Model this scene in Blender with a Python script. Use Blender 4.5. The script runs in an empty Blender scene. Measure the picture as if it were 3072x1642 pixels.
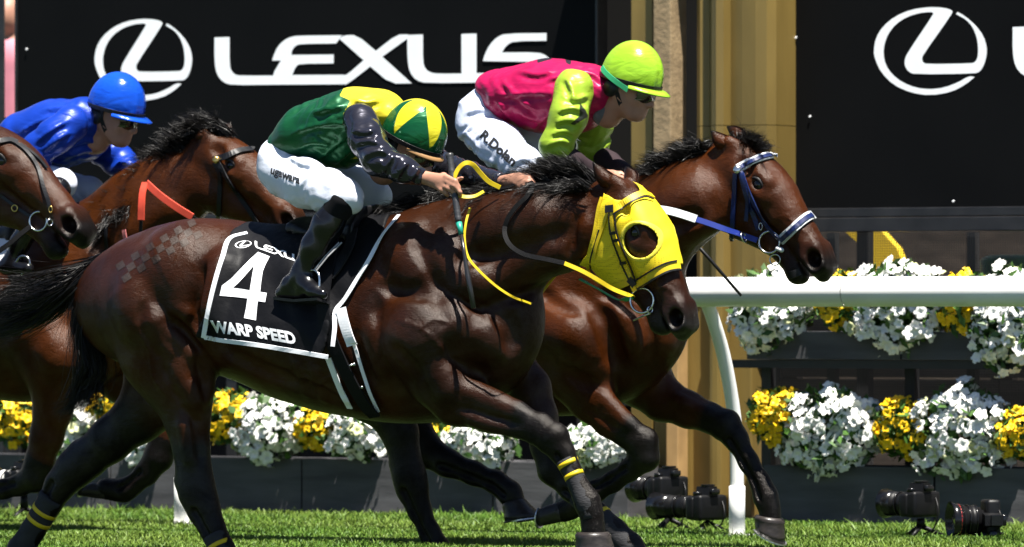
# Racehorses galloping past the winning post: camera, light, then setting, then horses, riders and details.
import bpy, bmesh, math, random
import numpy as np
from mathutils import Vector, Matrix
from mathutils.geometry import tessellate_polygon

scene = bpy.context.scene
rad = math.radians

# ------------------------------------------------------------------ camera
PW, PH = 3072.0, 1642.0            # size of the photograph the pixel coordinates refer to
YAW = rad(30.0)                    # camera looks 30 degrees off square to the running rail
DIST, FPX, HOR = 24.0, 18720.0, 950.0
CAM_H = 0.956
VD = np.array([-math.sin(YAW), math.cos(YAW), 0.0])
VR = np.array([math.cos(YAW), math.sin(YAW), 0.0])
CAM = -DIST * VD + np.array([0, 0, CAM_H])
cam_data = bpy.data.cameras.new('camera')
cam_data.sensor_width = 36.0
cam_data.lens = 36.0 * FPX / PW
cam_data.shift_y = (HOR - PH / 2) / PW * 1.0
cam_data.clip_start, cam_data.clip_end = 0.5, 2000.0
cam_data.dof.use_dof = True
cam_data.dof.focus_distance = 24.2
cam_data.dof.aperture_fstop = 5.0
cam = bpy.data.objects.new('camera', cam_data)
scene.collection.objects.link(cam)
cam.location = CAM
cam.rotation_euler = (rad(90), 0, YAW)
scene.camera = cam

# ------------------------------------------------------------------ light
LIGHT = Vector((-0.10, 0.068, -0.37)).normalized()     # direction the sunlight travels
world = bpy.data.worlds.new('World'); scene.world = world; world.use_nodes = True
wn = world.node_tree.nodes; wl = world.node_tree.links
sky = wn.new('ShaderNodeTexSky'); sky.sky_type = 'NISHITA'; sky.sun_disc = False
sky.sun_elevation = math.asin(-LIGHT.z); sky.sun_rotation = rad(124)
sky.air_density = 0.6; sky.dust_density = 0.3; sky.ozone_density = 2.0; sky.altitude = 300
bg = wn['Background']; bg.inputs['Strength'].default_value = 0.05
wl.new(sky.outputs['Color'], bg.inputs['Color'])
sun_data = bpy.data.lights.new('sun', 'SUN'); sun_data.energy = 5.0; sun_data.angle = rad(0.53)
sun_data.color = (1.0, 0.955, 0.88)
sun = bpy.data.objects.new('sun', sun_data); scene.collection.objects.link(sun)
sun.rotation_euler = LIGHT.to_track_quat('-Z', 'Y').to_euler()
sun.location = (4, -6, 12)
scene.view_settings.view_transform = 'Standard'
scene.view_settings.look = 'None'
scene.view_settings.exposure = 1.7
scene.view_settings.gamma = 1.0
scene.render.engine = 'CYCLES'
scene.cycles.use_denoising = True
scene.cycles.max_bounces = 6
# ------------------------------------------------------------------ helpers
COL = scene.collection
rng = np.random.default_rng(4)
random.seed(4)

def P(u, v, Y):
    """point on the plane y = Y seen at photo pixel (u, v)"""
    ray = VD * FPX + VR * (u - PW / 2) + np.array([0, 0, HOR - v])
    return CAM + ray * ((Y - CAM[1]) / ray[1])
def pxm(u, Y):
    """pixels per metre at that place"""
    return FPX / float(np.dot(P(u, HOR, Y) - CAM, VD))
def proj(p):
    p = np.asarray(p, float); d = p - CAM; dep = d @ VD
    return np.stack([PW / 2 + (d @ VR) / dep * FPX, HOR - d[..., 2] / dep * FPX], -1)

MATS = {}
def mat(name, color=(0.5, 0.5, 0.5), rough=0.6, spec=0.5, metal=0.0, bump=None, var=0.0, vscale=8.0, coat=0.0, sheen=0.0, aniso=0.0, mapscale=(1, 1, 1)):
    """procedural material: noise-varied colour, noise roughness and noise bump (scale, strength, distance)"""
    if name in MATS: return MATS[name]
    m = bpy.data.materials.new(name); m.use_nodes = True
    nt = m.node_tree; N = nt.nodes; L = nt.links; b = N['Principled BSDF']
    b.inputs['Roughness'].default_value = rough; b.inputs['Metallic'].default_value = metal
    b.inputs['Specular IOR Level'].default_value = spec
    b.inputs['Coat Weight'].default_value = coat; b.inputs['Coat Roughness'].default_value = 0.15
    b.inputs['Sheen Weight'].default_value = sheen
    tc = N.new('ShaderNodeTexCoord'); mp = N.new('ShaderNodeMapping'); mp.inputs['Scale'].default_value = mapscale
    L.new(tc.outputs['Object'], mp.inputs['Vector'])
    nz = N.new('ShaderNodeTexNoise'); nz.inputs['Scale'].default_value = vscale; nz.inputs['Detail'].default_value = 6
    L.new(mp.outputs['Vector'], nz.inputs['Vector'])
    mix = N.new('ShaderNodeMix'); mix.data_type = 'RGBA'
    c = np.array(color[:3])
    mix.inputs[6].default_value = (*np.clip(c * (1 - var), 0, 1), 1); mix.inputs[7].default_value = (*np.clip(c * (1 + var), 0, 1), 1)
    rp = N.new('ShaderNodeMapRange'); rp.inputs[1].default_value = 0.3; rp.inputs[2].default_value = 0.7
    L.new(nz.outputs['Fac'], rp.inputs[0]); L.new(rp.outputs[0], mix.inputs[0])
    L.new(mix.outputs[2], b.inputs['Base Color'])
    rr = N.new('ShaderNodeMapRange'); rr.inputs[3].default_value = max(0.02, rough - 0.08); rr.inputs[4].default_value = min(1, rough + 0.08)
    L.new(nz.outputs['Fac'], rr.inputs[0]); L.new(rr.outputs[0], b.inputs['Roughness'])
    if bump:
        n2 = N.new('ShaderNodeTexNoise'); n2.inputs['Scale'].default_value = bump[0]; n2.inputs['Detail'].default_value = 4
        L.new(mp.outputs['Vector'], n2.inputs['Vector'])
        bp = N.new('ShaderNodeBump'); bp.inputs['Strength'].default_value = bump[1]; bp.inputs['Distance'].default_value = bump[2]
        L.new(n2.outputs['Fac'], bp.inputs['Height']); L.new(bp.outputs['Normal'], b.inputs['Normal'])
    MATS[name] = m
    return m
def node_mix_attr(m, attr, color, soft=0.0, rough=None):
    """blend a second base colour in where the point attribute is above zero (a print or a coat marking)"""
    nt = m.node_tree; N = nt.nodes; L = nt.links; b = N['Principled BSDF']
    src = b.inputs['Base Color'].links[0].from_socket
    at = N.new('ShaderNodeAttribute'); at.attribute_name = attr
    mr = N.new('ShaderNodeMapRange'); mr.inputs[1].default_value = -soft - 1e-4; mr.inputs[2].default_value = soft + 1e-4
    L.new(at.outputs['Fac'], mr.inputs[0])
    mx = N.new('ShaderNodeMix'); mx.data_type = 'RGBA'; mx.inputs[7].default_value = (*color, 1)
    L.new(mr.outputs[0], mx.inputs[0]); L.new(src, mx.inputs[6]); L.new(mx.outputs[2], b.inputs['Base Color'])
    return m

def mesh_obj(name, verts, faces, material, parent=None, smooth=True, attrs=None):
    me = bpy.data.meshes.new(name)
    verts = np.asarray(verts, np.float32).reshape(-1, 3)
    if isinstance(faces, np.ndarray) and faces.ndim == 2:
        n, k = faces.shape
        me.vertices.add(len(verts)); me.vertices.foreach_set('co', verts.ravel())
        me.loops.add(n * k); me.loops.foreach_set('vertex_index', faces.astype(np.int32).ravel())
        me.polygons.add(n); me.polygons.foreach_set('loop_start', np.arange(0, n * k, k, dtype=np.int32))
        me.update(calc_edges=True)
    else:
        me.from_pydata(verts.tolist(), [], [list(map(int, f)) for f in faces])
    if smooth: me.polygons.foreach_set('use_smooth', np.ones(len(me.polygons), bool))
    if attrs:
        for k, a in attrs.items():
            at = me.attributes.new(k, 'FLOAT', 'POINT'); at.data.foreach_set('value', np.asarray(a, np.float32))
    if material is not None: me.materials.append(material)
    me.update()
    ob = bpy.data.objects.new(name, me); COL.objects.link(ob)
    if parent is not None: adopt(ob, parent)
    return ob
def adopt(ob, parent):
    ob.parent = parent
    if parent.type == 'EMPTY': ob.matrix_parent_inverse = Matrix.Translation(-Vector(parent.location))
def thing(name, loc, label, cat, group=None):
    o = bpy.data.objects.new(name, None); COL.objects.link(o); o.location = loc
    o.empty_display_size = 0.1
    o['label'] = label; o['category'] = cat
    if group: o['group'] = group
    return o
def tag(o, label, cat, group=None):
    o['label'] = label; o['category'] = cat
    if group: o['group'] = group
    return o

class MB:
    """collects shapes into one mesh"""
    def __init__(s): s.v = []; s.f = []; s.n = 0
    def add(s, v, f):
        v = np.asarray(v, float).reshape(-1, 3)
        s.v.append(v); s.f += [[int(i) + s.n for i in q] for q in f]; s.n += len(v); return s
    def box(s, lo, hi, bev=0.0):
        lo = np.array(lo, float); hi = np.array(hi, float)
        if bev <= 0:
            v = [[(lo, hi)[i][0], (lo, hi)[j][1], (lo, hi)[k][2]] for i in (0, 1) for j in (0, 1) for k in (0, 1)]
            return s.add(v, [(0, 1, 3, 2), (4, 6, 7, 5), (0, 4, 5, 1), (2, 3, 7, 6), (0, 2, 6, 4), (1, 5, 7, 3)])
        bm = bmesh.new(); bmesh.ops.create_cube(bm, size=1)
        for w in bm.verts: w.co = Vector([(lo[i] + hi[i]) / 2 + w.co[i] * (hi[i] - lo[i]) for i in range(3)])
        bmesh.ops.bevel(bm, geom=bm.edges[:], offset=bev, segments=2, affect='EDGES', profile=0.6)
        return s.bm(bm)
    def bm(s, bm):
        bm.verts.index_update()
        s.add([w.co[:] for w in bm.verts], [[w.index for w in f.verts] for f in bm.faces]); bm.free(); return s
    def tube(s, pts, r, n=8, cap=True, flat=None):
        pts = np.asarray(pts, float); r = np.broadcast_to(np.asarray(r, float), (len(pts),))
        t = np.gradient(pts, axis=0); t /= np.linalg.norm(t, axis=1)[:, None] + 1e-12
        ref = np.array([0, 1.0, 0]) if abs(t[0][1]) < 0.9 else np.array([1.0, 0, 0])
        vs = []
        for i in range(len(pts)):
            a = ref - t[i] * np.dot(ref, t[i]); a /= np.linalg.norm(a); b = np.cross(t[i], a); ref = a
            for k in range(n):
                w = 2 * math.pi * k / n
                vs.append(pts[i] + r[i] * (a * math.cos(w) + b * math.sin(w) * (flat or 1)))
        f = [(i * n + k, i * n + (k + 1) % n, (i + 1) * n + (k + 1) % n, (i + 1) * n + k) for i in range(len(pts) - 1) for k in range(n)]
        if cap: f += [tuple(range(n))[::-1], tuple((len(pts) - 1) * n + k for k in range(n))]
        return s.add(vs, f)
    def strap(s, pts, nrm, width, thick):
        """flat band along pts, lying square to the given normals"""
        pts = np.asarray(pts, float); nrm = np.asarray(nrm, float)
        if nrm.ndim == 1: nrm = np.tile(nrm, (len(pts), 1))
        width = np.broadcast_to(np.asarray(width, float), (len(pts),))
        t = np.gradient(pts, axis=0); t /= np.linalg.norm(t, axis=1)[:, None] + 1e-12
        nrm = nrm - t * (nrm * t).sum(1)[:, None]; nrm /= np.linalg.norm(nrm, axis=1)[:, None] + 1e-12
        w = np.cross(t, nrm) * width[:, None] / 2; h = nrm * thick
        vs = np.stack([pts - w, pts + w, pts + w * .92 + h, pts - w * .92 + h], 1).reshape(-1, 3)
        f = [(i * 4 + k, i * 4 + (k + 1) % 4, i * 4 + 4 + (k + 1) % 4, i * 4 + 4 + k) for i in range(len(pts) - 1) for k in range(4)]
        f += [(3, 2, 1, 0), tuple((len(pts) - 1) * 4 + k for k in range(4))]
        return s.add(vs, f)
    def ring(s, c, ax, R, r, n=24, m=6, sx=1.0):
        c = np.array(c, float); ax = np.array(ax, float); ax /= np.linalg.norm(ax)
        a = np.cross(ax, [0, 0, 1.0]); a /= np.linalg.norm(a); b = np.cross(ax, a)
        vs = []
        for i in range(n):
            w = 2 * math.pi * i / n; d = a * math.cos(w) * sx + b * math.sin(w)
            for k in range(m):
                q = 2 * math.pi * k / m; vs.append(c + d * (R + r * math.cos(q)) + ax * r * math.sin(q))
        return s.add(vs, [(i * m + k, ((i + 1) % n) * m + k, ((i + 1) % n) * m + (k + 1) % m, i * m + (k + 1) % m) for i in range(n) for k in range(m)])
    def lathe(s, o, ax, prof, n=20, ref=(0, 0, 1)):
        """profile of (distance along ax, radius) turned round ax"""
        o = np.array(o, float); ax = np.array(ax, float); ax /= np.linalg.norm(ax)
        a = np.cross(ax, ref); a = a if np.linalg.norm(a) > 1e-3 else np.cross(ax, [1, 0, 0]); a /= np.linalg.norm(a); b = np.cross(ax, a)
        vs = [o + ax * d + (a * math.cos(2 * math.pi * k / n) + b * math.sin(2 * math.pi * k / n)) * max(r, 1e-5) for d, r in prof for k in range(n)]
        f = [(i * n + k, i * n + (k + 1) % n, (i + 1) * n + (k + 1) % n, (i + 1) * n + k) for i in range(len(prof) - 1) for k in range(n)]
        f += [tuple(range(n))[::-1], tuple((len(prof) - 1) * n + k for k in range(n))]
        return s.add(vs, f)
    def prism(s, poly, depth, axis_vec):
        """flat polygon (3D points) given thickness along axis_vec; triangulated so concave outlines are right"""
        v = [Vector(p) for p in poly]; n = len(v); tri = tessellate_polygon([v]); ax = Vector(axis_vec) * depth
        f = [tuple(t) for t in tri] + [tuple(i + n for i in t)[::-1] for t in tri] + [(i, (i + 1) % n, n + (i + 1) % n, n + i) for i in range(n)]
        bm = bmesh.new(); w = [bm.verts.new(p) for p in v + [p + ax for p in v]]
        for q in f:
            try: bm.faces.new([w[i] for i in q])
            except ValueError: pass
        bmesh.ops.recalc_face_normals(bm, faces=bm.faces[:])
        return s.bm(bm)
    def obj(s, name, material, parent=None, smooth=False):
        return mesh_obj(name, np.concatenate(s.v), s.f, material, parent, smooth)

def catmull(pts, n=6):
    p = np.asarray(pts, float); p = np.vstack([2 * p[0] - p[1], p, 2 * p[-1] - p[-2]]); out = []
    for i in range(1, len(p) - 2):
        for t in np.linspace(0, 1, n, endpoint=False):
            a, b, c, d = p[i - 1], p[i], p[i + 1], p[i + 2]
            out.append(0.5 * (2 * b + (c - a) * t + (2 * a - 5 * b + 4 * c - d) * t * t + (3 * b - a - 3 * c + d) * t ** 3))
    out.append(p[-2]); return np.array(out)

# ------------------------------------------------------------------ implicit surfaces: bodies and clothes are modelled as blended volumes
class Field:
    def __init__(s, lo, hi, h):
        s.h = h; s.lo = np.asarray(lo, float); s.n = np.ceil((np.asarray(hi, float) - s.lo) / h).astype(int) + 1
        s.v = np.full(s.n, 1.0, np.float32)
        s.ax = [(s.lo[i] + h * np.arange(s.n[i])).astype(np.float32) for i in range(3)]
    def box(s, lo, hi):
        a = np.clip(np.floor((np.asarray(lo) - s.lo) / s.h).astype(int), 0, s.n); b = np.clip(np.ceil((np.asarray(hi) - s.lo) / s.h).astype(int) + 1, 0, s.n)
        sl = tuple(slice(a[i], b[i]) for i in range(3))
        return sl, (s.ax[0][sl[0]][:, None, None], s.ax[1][sl[1]][None, :, None], s.ax[2][sl[2]][None, None, :])
    def put(s, sl, d, k, sub=False):
        if d.size == 0: return
        a = s.v[sl]
        if sub:
            d = -d
            h = np.maximum(k - np.abs(a - d), 0) / k; s.v[sl] = np.maximum(a, d) + h * h * k * 0.25
        else:
            h = np.maximum(k - np.abs(a - d), 0) / k; s.v[sl] = np.minimum(a, d) - h * h * k * 0.25
    def seg(s, A, B, ra, rb, wa=None, wb=None, k=0.03, sub=False):
        """tapered limb from A to B; r = radius in the x-z plane, w = sideways radius"""
        A = np.asarray(A, float); B = np.asarray(B, float); wa = ra if wa is None else wa; wb = rb if wb is None else wb
        m = max(ra, rb, wa, wb) + k + 2 * s.h
        sl, (x, y, z) = s.box(np.minimum(A, B) - m, np.maximum(A, B) + m)
        d = (B - A).astype(np.float32); iso = abs(ra - wa) < 1e-6 and abs(rb - wb) < 1e-6
        if iso:
            L2 = float(d @ d) + 1e-12
            t = np.clip(((x - A[0]) * d[0] + (y - A[1]) * d[1] + (z - A[2]) * d[2]) / L2, 0, 1)
            q = np.sqrt((x - A[0] - t * d[0]) ** 2 + (y - A[1] - t * d[1]) ** 2 + (z - A[2] - t * d[2]) ** 2)
            f = q - (ra + (rb - ra) * t)
        else:
            L2 = float(d[0] ** 2 + d[2] ** 2) + 1e-12
            t = np.clip(((x - A[0]) * d[0] + (z - A[2]) * d[2]) / L2, 0, 1)
            r = ra + (rb - ra) * t; w = wa + (wb - wa) * t
            p2 = (x - A[0] - t * d[0]) ** 2 + (z - A[2] - t * d[2]) ** 2
            q2 = (y - A[1] - t * d[1]) ** 2
            k0 = np.sqrt(p2 / r ** 2 + q2 / w ** 2) + 1e-6; k1 = np.sqrt(p2 / r ** 4 + q2 / w ** 4) + 1e-6
            f = k0 * (k0 - 1) / k1
        s.put(sl, f.astype(np.float32), k, sub)
    def chain(s, pts, k=0.03, sub=False):
        """pts: (xyz, r, w)"""
        for a, b in zip(pts[:-1], pts[1:]): s.seg(a[0], b[0], a[1], b[1], a[2], b[2], k, sub)
    def ell(s, c, r, M=None, k=0.02, sub=False):
        """ellipsoid; rows of M are its axes"""
        c = np.asarray(c, float); r = np.asarray(r, float); m = r.max() + k + 2 * s.h
        sl, (x, y, z) = s.box(c - m, c + m)
        x = x - c[0]; y = y - c[1]; z = z - c[2]
        if M is None: M = np.eye(3)
        q = [M[i][0] * x + M[i][1] * y + M[i][2] * z for i in range(3)]
        k0 = np.sqrt(sum((q[i] / r[i]) ** 2 for i in range(3))) + 1e-6; k1 = np.sqrt(sum((q[i] / r[i] ** 2) ** 2 for i in range(3))) + 1e-6
        s.put(sl, (k0 * (k0 - 1) / k1).astype(np.float32), k, sub)
    def sample(s, p):
        g = (np.asarray(p, float) - s.lo) / s.h
        i = np.clip(np.floor(g).astype(int), 0, s.n - 2); f = np.clip(g - i, 0, 1); out = 0
        for a in (0, 1):
            for b in (0, 1):
                for c in (0, 1):
                    w = (f[..., 0] if a else 1 - f[..., 0]) * (f[..., 1] if b else 1 - f[..., 1]) * (f[..., 2] if c else 1 - f[..., 2])
                    out = out + w * s.v[i[..., 0] + a, i[..., 1] + b, i[..., 2] + c]
        return out
    def normal(s, p):
        e = s.h * 1.5; g = np.stack([s.sample(p + np.eye(3)[i] * e) - s.sample(p - np.eye(3)[i] * e) for i in range(3)], -1)
        return g / (np.linalg.norm(g, axis=-1, keepdims=True) + 1e-9)
    def cast(s, uv, iso=0.0, fallY=None, origin=None, direction=None):
        """where the line of sight through photo pixels meets the surface; misses fall back to the plane y = fallY"""
        uv = np.asarray(uv, float).reshape(-1, 2) if uv is not None else None
        if uv is not None:
            d = VD[None] * FPX + VR[None] * (uv[:, :1] - PW / 2) + np.array([0, 0, 1.0])[None] * (HOR - uv[:, 1:2]); d /= np.linalg.norm(d, axis=1)[:, None]; o = np.tile(CAM, (len(d), 1))
        else:
            o = np.asarray(origin, float).reshape(-1, 3); d = np.asarray(direction, float).reshape(-1, 3)
        hi = s.lo + s.h * (s.n - 1)
        with np.errstate(divide='ignore'):
            ta = (s.lo - o) / d; tb = (hi - o) / d
        t0 = np.maximum(np.minimum(ta, tb).max(1), 0); t1 = np.maximum(ta, tb).min(1); L = np.maximum(t1 - t0, 0)
        K = int(max(L.max() / (s.h * 0.9), 2)); t = t0.copy(); hit = np.zeros(len(d), bool); th = t0.copy()
        for i in range(K):
            v = s.sample(o + d * t[:, None]) - iso
            new = (~hit) & (v < 0) & (t <= t1); th[new] = t[new]; hit |= new; t = t + s.h * 0.9
        a = th - s.h * 0.9; b = th.copy()
        for i in range(10):
            m = (a + b) / 2; v = s.sample(o + d * m[:, None]) - iso; b = np.where(v < 0, m, b); a = np.where(v < 0, a, m)
        p = o + d * b[:, None]
        if fallY is not None and uv is not None:
            for i in np.nonzero(~hit)[0]: p[i] = P(uv[i, 0], uv[i, 1], fallY)
        return p, hit
    def stroke(s, uv, r, h, k=0.02, mirror=None, w=None):
        """muscle (h > 0) or groove (h < 0) modelled along a line drawn over the photo"""
        p, hit = s.cast(catmull(uv, 3) if len(uv) > 2 else uv)
        if not hit.all(): p = p[hit]
        if len(p) == 0: return
        n = s.normal(p); c = p - n * (r - h) if h > 0 else p + n * (r + h)
        q = [c] if mirror is None else [c, c * np.array([1, -1, 1]) + np.array([0, 2 * mirror, 0])]
        rr = np.full(len(c), r)
        if len(c) > 2: rr[0] *= .6; rr[-1] *= .6
        for cc in q:
            if len(cc) == 1: s.ell(cc[0], (r, r, r), None, k, h < 0)
            for i in range(len(cc) - 1): s.seg(cc[i], cc[i + 1], rr[i], rr[i + 1], None, None, k, h < 0)
    def mesh(s, smooth=2):
        v = s.v; ins = v < 0; c = np.zeros(np.array(v.shape) - 1, np.uint8)
        for a in (0, 1):
            for b in (0, 1):
                for d in (0, 1):
                    c += ins[a:c.shape[0] + a, b:c.shape[1] + b, d:c.shape[2] + d]
        act = (c > 0) & (c < 8); ijk = np.argwhere(act); idx = np.full(c.shape, -1, np.int32); idx[act] = np.arange(len(ijk))
        co = np.array([(a, b, d) for a in (0, 1) for b in (0, 1) for d in (0, 1)])
        cv = np.stack([v[ijk[:, 0] + q[0], ijk[:, 1] + q[1], ijk[:, 2] + q[2]] for q in co], 1)
        acc = np.zeros((len(ijk), 3)); cnt = np.zeros(len(ijk))
        for a in range(8):
            for b in range(a + 1, 8):
                if np.abs(co[a] - co[b]).sum() != 1: continue
                va, vb = cv[:, a], cv[:, b]; x = (va < 0) != (vb < 0); t = np.where(x, va / np.where(x, va - vb, 1), 0)
                acc += np.where(x[:, None], co[a] + t[:, None] * (co[b] - co[a]), 0); cnt += x
        vert = s.lo + s.h * (ijk + acc / np.maximum(cnt, 1)[:, None])
        F = []
        for ax in range(3):
            o1, o2 = [(1, 2), (2, 0), (0, 1)][ax]
            a = [slice(None)] * 3; b = [slice(None)] * 3; a[ax] = slice(0, -1); b[ax] = slice(1, None)
            A, B = ins[tuple(a)], ins[tuple(b)]; e = np.argwhere(A != B)
            e = e[(e[:, o1] > 0) & (e[:, o2] > 0) & (e[:, o1] < v.shape[o1] - 1) & (e[:, o2] < v.shape[o2] - 1)]
            flip = ~A[e[:, 0], e[:, 1], e[:, 2]]
            qs = []
            for d1, d2 in ((-1, -1), (0, -1), (0, 0), (-1, 0)):
                g = e.copy(); g[:, o1] += d1; g[:, o2] += d2; qs.append(idx[g[:, 0], g[:, 1], g[:, 2]])
            q = np.stack(qs, 1); q[flip] = q[flip][:, ::-1]; F.append(q)
        F = np.concatenate(F); F = F[(F >= 0).all(1)]
        if smooth and len(F):
            for it in range(smooth):
                sm = np.zeros_like(vert); ct = np.zeros(len(vert))
                for i in range(4):
                    a, b = F[:, i], F[:, (i + 1) % 4]
                    for ax in range(3): sm[:, ax] += np.bincount(a, vert[b, ax], len(vert)) + np.bincount(b, vert[a, ax], len(vert))
                    ct += np.bincount(a, minlength=len(vert)) + np.bincount(b, minlength=len(vert))
                vert = vert + 0.5 * (sm / np.maximum(ct, 1)[:, None] - vert)
        return vert, F

def poly_sdf(px, pz, poly):
    """signed distance to a closed outline in the x-z plane (negative inside)"""
    poly = np.asarray(poly, float); d = np.full(np.broadcast(px, pz).shape, 1e9, np.float32); sgn = np.ones(d.shape, np.float32)
    n = len(poly)
    for i in range(n):
        a = poly[i]; b = poly[i - 1]; ex, ez = b - a; wx = px - a[0]; wz = pz - a[1]
        t = np.clip((wx * ex + wz * ez) / (ex * ex + ez * ez + 1e-12), 0, 1)
        d = np.minimum(d, (wx - ex * t) ** 2 + (wz - ez * t) ** 2)
        c1 = pz >= a[1]; c2 = pz < b[1]; c3 = ex * wz > ez * wx
        fl = (c1 & c2 & c3) | (~c1 & ~c2 & ~c3); sgn = np.where(fl, -sgn, sgn)
    return sgn * np.sqrt(d)
def shell(base, poly, t0, t1, h, ylo=None, yhi=None, wob=None, extra=None):
    """piece of cloth or leather lying on a body: between two offsets of it and inside an outline in side view"""
    poly = np.asarray(poly, float)
    lo = np.array([poly[:, 0].min() - 2 * h, base.lo[1] if ylo is None else ylo, max(poly[:, 1].min() - 2 * h, base.lo[2])])
    top = base.lo + base.h * (base.n - 1)
    hi = np.array([poly[:, 0].max() + 2 * h, top[1] if yhi is None else yhi, min(poly[:, 1].max() + 2 * h, top[2])])
    F = Field(lo, hi, h); X, Y, Z = np.meshgrid(*F.ax, indexing='ij'); p = np.stack([X, Y, Z], -1)
    f = base.sample(p)
    if wob is not None: f = f - wob(X, Y, Z)
    reg = poly_sdf(F.ax[0][:, None], F.ax[2][None, :], poly)[:, None, :]
    g = np.maximum(np.maximum(f - t1, t0 - f), reg)
    if ylo is not None: g = np.maximum(g, ylo + 2 * h - Y)
    if yhi is not None: g = np.maximum(g, Y - yhi + 2 * h)
    if extra is not None: g = np.maximum(g, extra(X, Y, Z))
    F.v = g.astype(np.float32); return F

def wave(X, Y, Z, seed=0, s=1.0):
    """cheap smooth noise from crossed sines"""
    r = np.random.default_rng(seed); o = 0
    for i in range(7):
        k = r.normal(size=3) * 9 * s * (1 + 0.5 * i); o = o + np.sin(X * k[0] + Y * k[1] + Z * k[2] + r.uniform(0, 6.3)) / (1 + 0.4 * i)
    return o / 3.0

def strands(guides, per, spread, width, seed, taper=True, curl=0.02):
    """locks of hair: every guide is a polyline; 'per' thin ribbons wander round each"""
    r = np.random.default_rng(seed); V = []; F = []; n0 = 0
    for g in guides:
        g = catmull(g, 3); m = len(g); t = np.linspace(0, 1, m)
        for j in range(per):
            off = r.normal(size=3) * spread; off2 = r.normal(size=3) * spread * (.45 if r.random() < .8 else 1.8)
            wv = r.normal(size=3) * curl; ph = r.uniform(0, 6.3); L = r.uniform(0.72, 1.05)
            gi = np.stack([np.interp(t * min(L, 1), t, g[:, i]) for i in range(3)], 1)
            p = gi + off[None] * (1 - t)[:, None] + off2[None] * t[:, None] + wv[None] * (np.sin(t * 5 + ph) * t)[:, None]
            tn = np.gradient(p, axis=0); tn /= np.linalg.norm(tn, axis=1)[:, None] + 1e-9
            sd = np.cross(tn, r.normal(size=3)); sd /= np.linalg.norm(sd, axis=1)[:, None] + 1e-9
            w = width * r.uniform(.6, 1.3) * ((1 - t ** 1.5) * .9 + .1 if taper else np.ones(m)); w = w * np.minimum(1, t * 6 + .5)
            V.append(np.stack([p - sd * w[:, None] / 2, p + sd * w[:, None] / 2], 1).reshape(-1, 3))
            i = np.arange(m - 1) * 2 + n0; F.append(np.stack([i, i + 1, i + 3, i + 2], 1)); n0 += 2 * m
    return np.concatenate(V), np.concatenate(F)

def text_mesh(body, bold=0.0):
    """letter outlines as flat triangles: returns verts (x, y) and faces, height about 0.7"""
    cu = bpy.data.curves.new('lettering', 'FONT'); cu.body = body; cu.offset = bold; cu.resolution_u = 3
    ob = bpy.data.objects.new('lettering', cu); COL.objects.link(ob)
    bpy.context.view_layer.update()
    me = bpy.data.meshes.new_from_object(ob.evaluated_get(bpy.context.evaluated_depsgraph_get()))
    bm = bmesh.new(); bm.from_mesh(me); bmesh.ops.remove_doubles(bm, verts=bm.verts[:], dist=1e-4)
    bmesh.ops.triangulate(bm, faces=bm.faces[:])
    bpy.data.objects.remove(ob); bpy.data.curves.remove(cu); bpy.data.meshes.remove(me)
    return bm
def lay_on(bm, to_uv, fld, name, material, parent, maxlen=0.07, off=0.004, iso=0.0, fallY=0):
    """cut flat lettering finely and lay it on a curved surface"""
    for it in range(4):
        es = [e for e in bm.edges if e.calc_length() > maxlen]
        if not es: break
        bmesh.ops.subdivide_edges(bm, edges=es, cuts=1); bmesh.ops.triangulate(bm, faces=bm.faces[:])
    bm.verts.index_update()
    xy = np.array([v.co[:2] for v in bm.verts]); fc = [[v.index for v in f.verts] for f in bm.faces]; bm.free()
    uv = np.array([to_uv(*q) for q in xy]); p, hit = fld.cast(uv, iso, fallY); n = fld.normal(p)
    p = p + n * off
    return mesh_obj(name, p, fc, material, parent, smooth=False)
def poly_bm(pts, holes=()):
    loops = [[Vector((p[0], p[1], 0)) for p in pts]] + [[Vector((p[0], p[1], 0)) for p in h] for h in holes]
    tri = tessellate_polygon(loops); bm = bmesh.new(); w = [bm.verts.new(p) for l in loops for p in l]
    for t in tri:
        try: bm.faces.new([w[i] for i in t])
        except ValueError: pass
    bmesh.ops.recalc_face_normals(bm, faces=bm.faces[:]); return bm
# ------------------------------------------------------------------ setting
def structure(o): o['kind'] = 'structure'; return o
GRASS = mat('turf', (0.018, 0.038, 0.006), 0.75, 0.3, var=0.45, vscale=6, bump=(60, .6, .02))
EARTH = mat('dry_earth', (0.16, 0.115, 0.07), 0.9, .2, var=.4, vscale=12, bump=(50, .6, .01))
structure(mesh_obj('ground', [(-300, -300, 0), (300, -300, 0), (300, 300, 0), (-300, 300, 0)], [(0, 1, 2, 3)], GRASS, None, False))
structure(mesh_obj('concrete_apron', [(-20, 4.86, .004), (20, 4.86, .004), (20, 14, .004), (-20, 14, .004)], [(0, 1, 2, 3)], mat('apron', (.12, .11, .10), .85, .3, var=.3, vscale=3), None, False))

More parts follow.
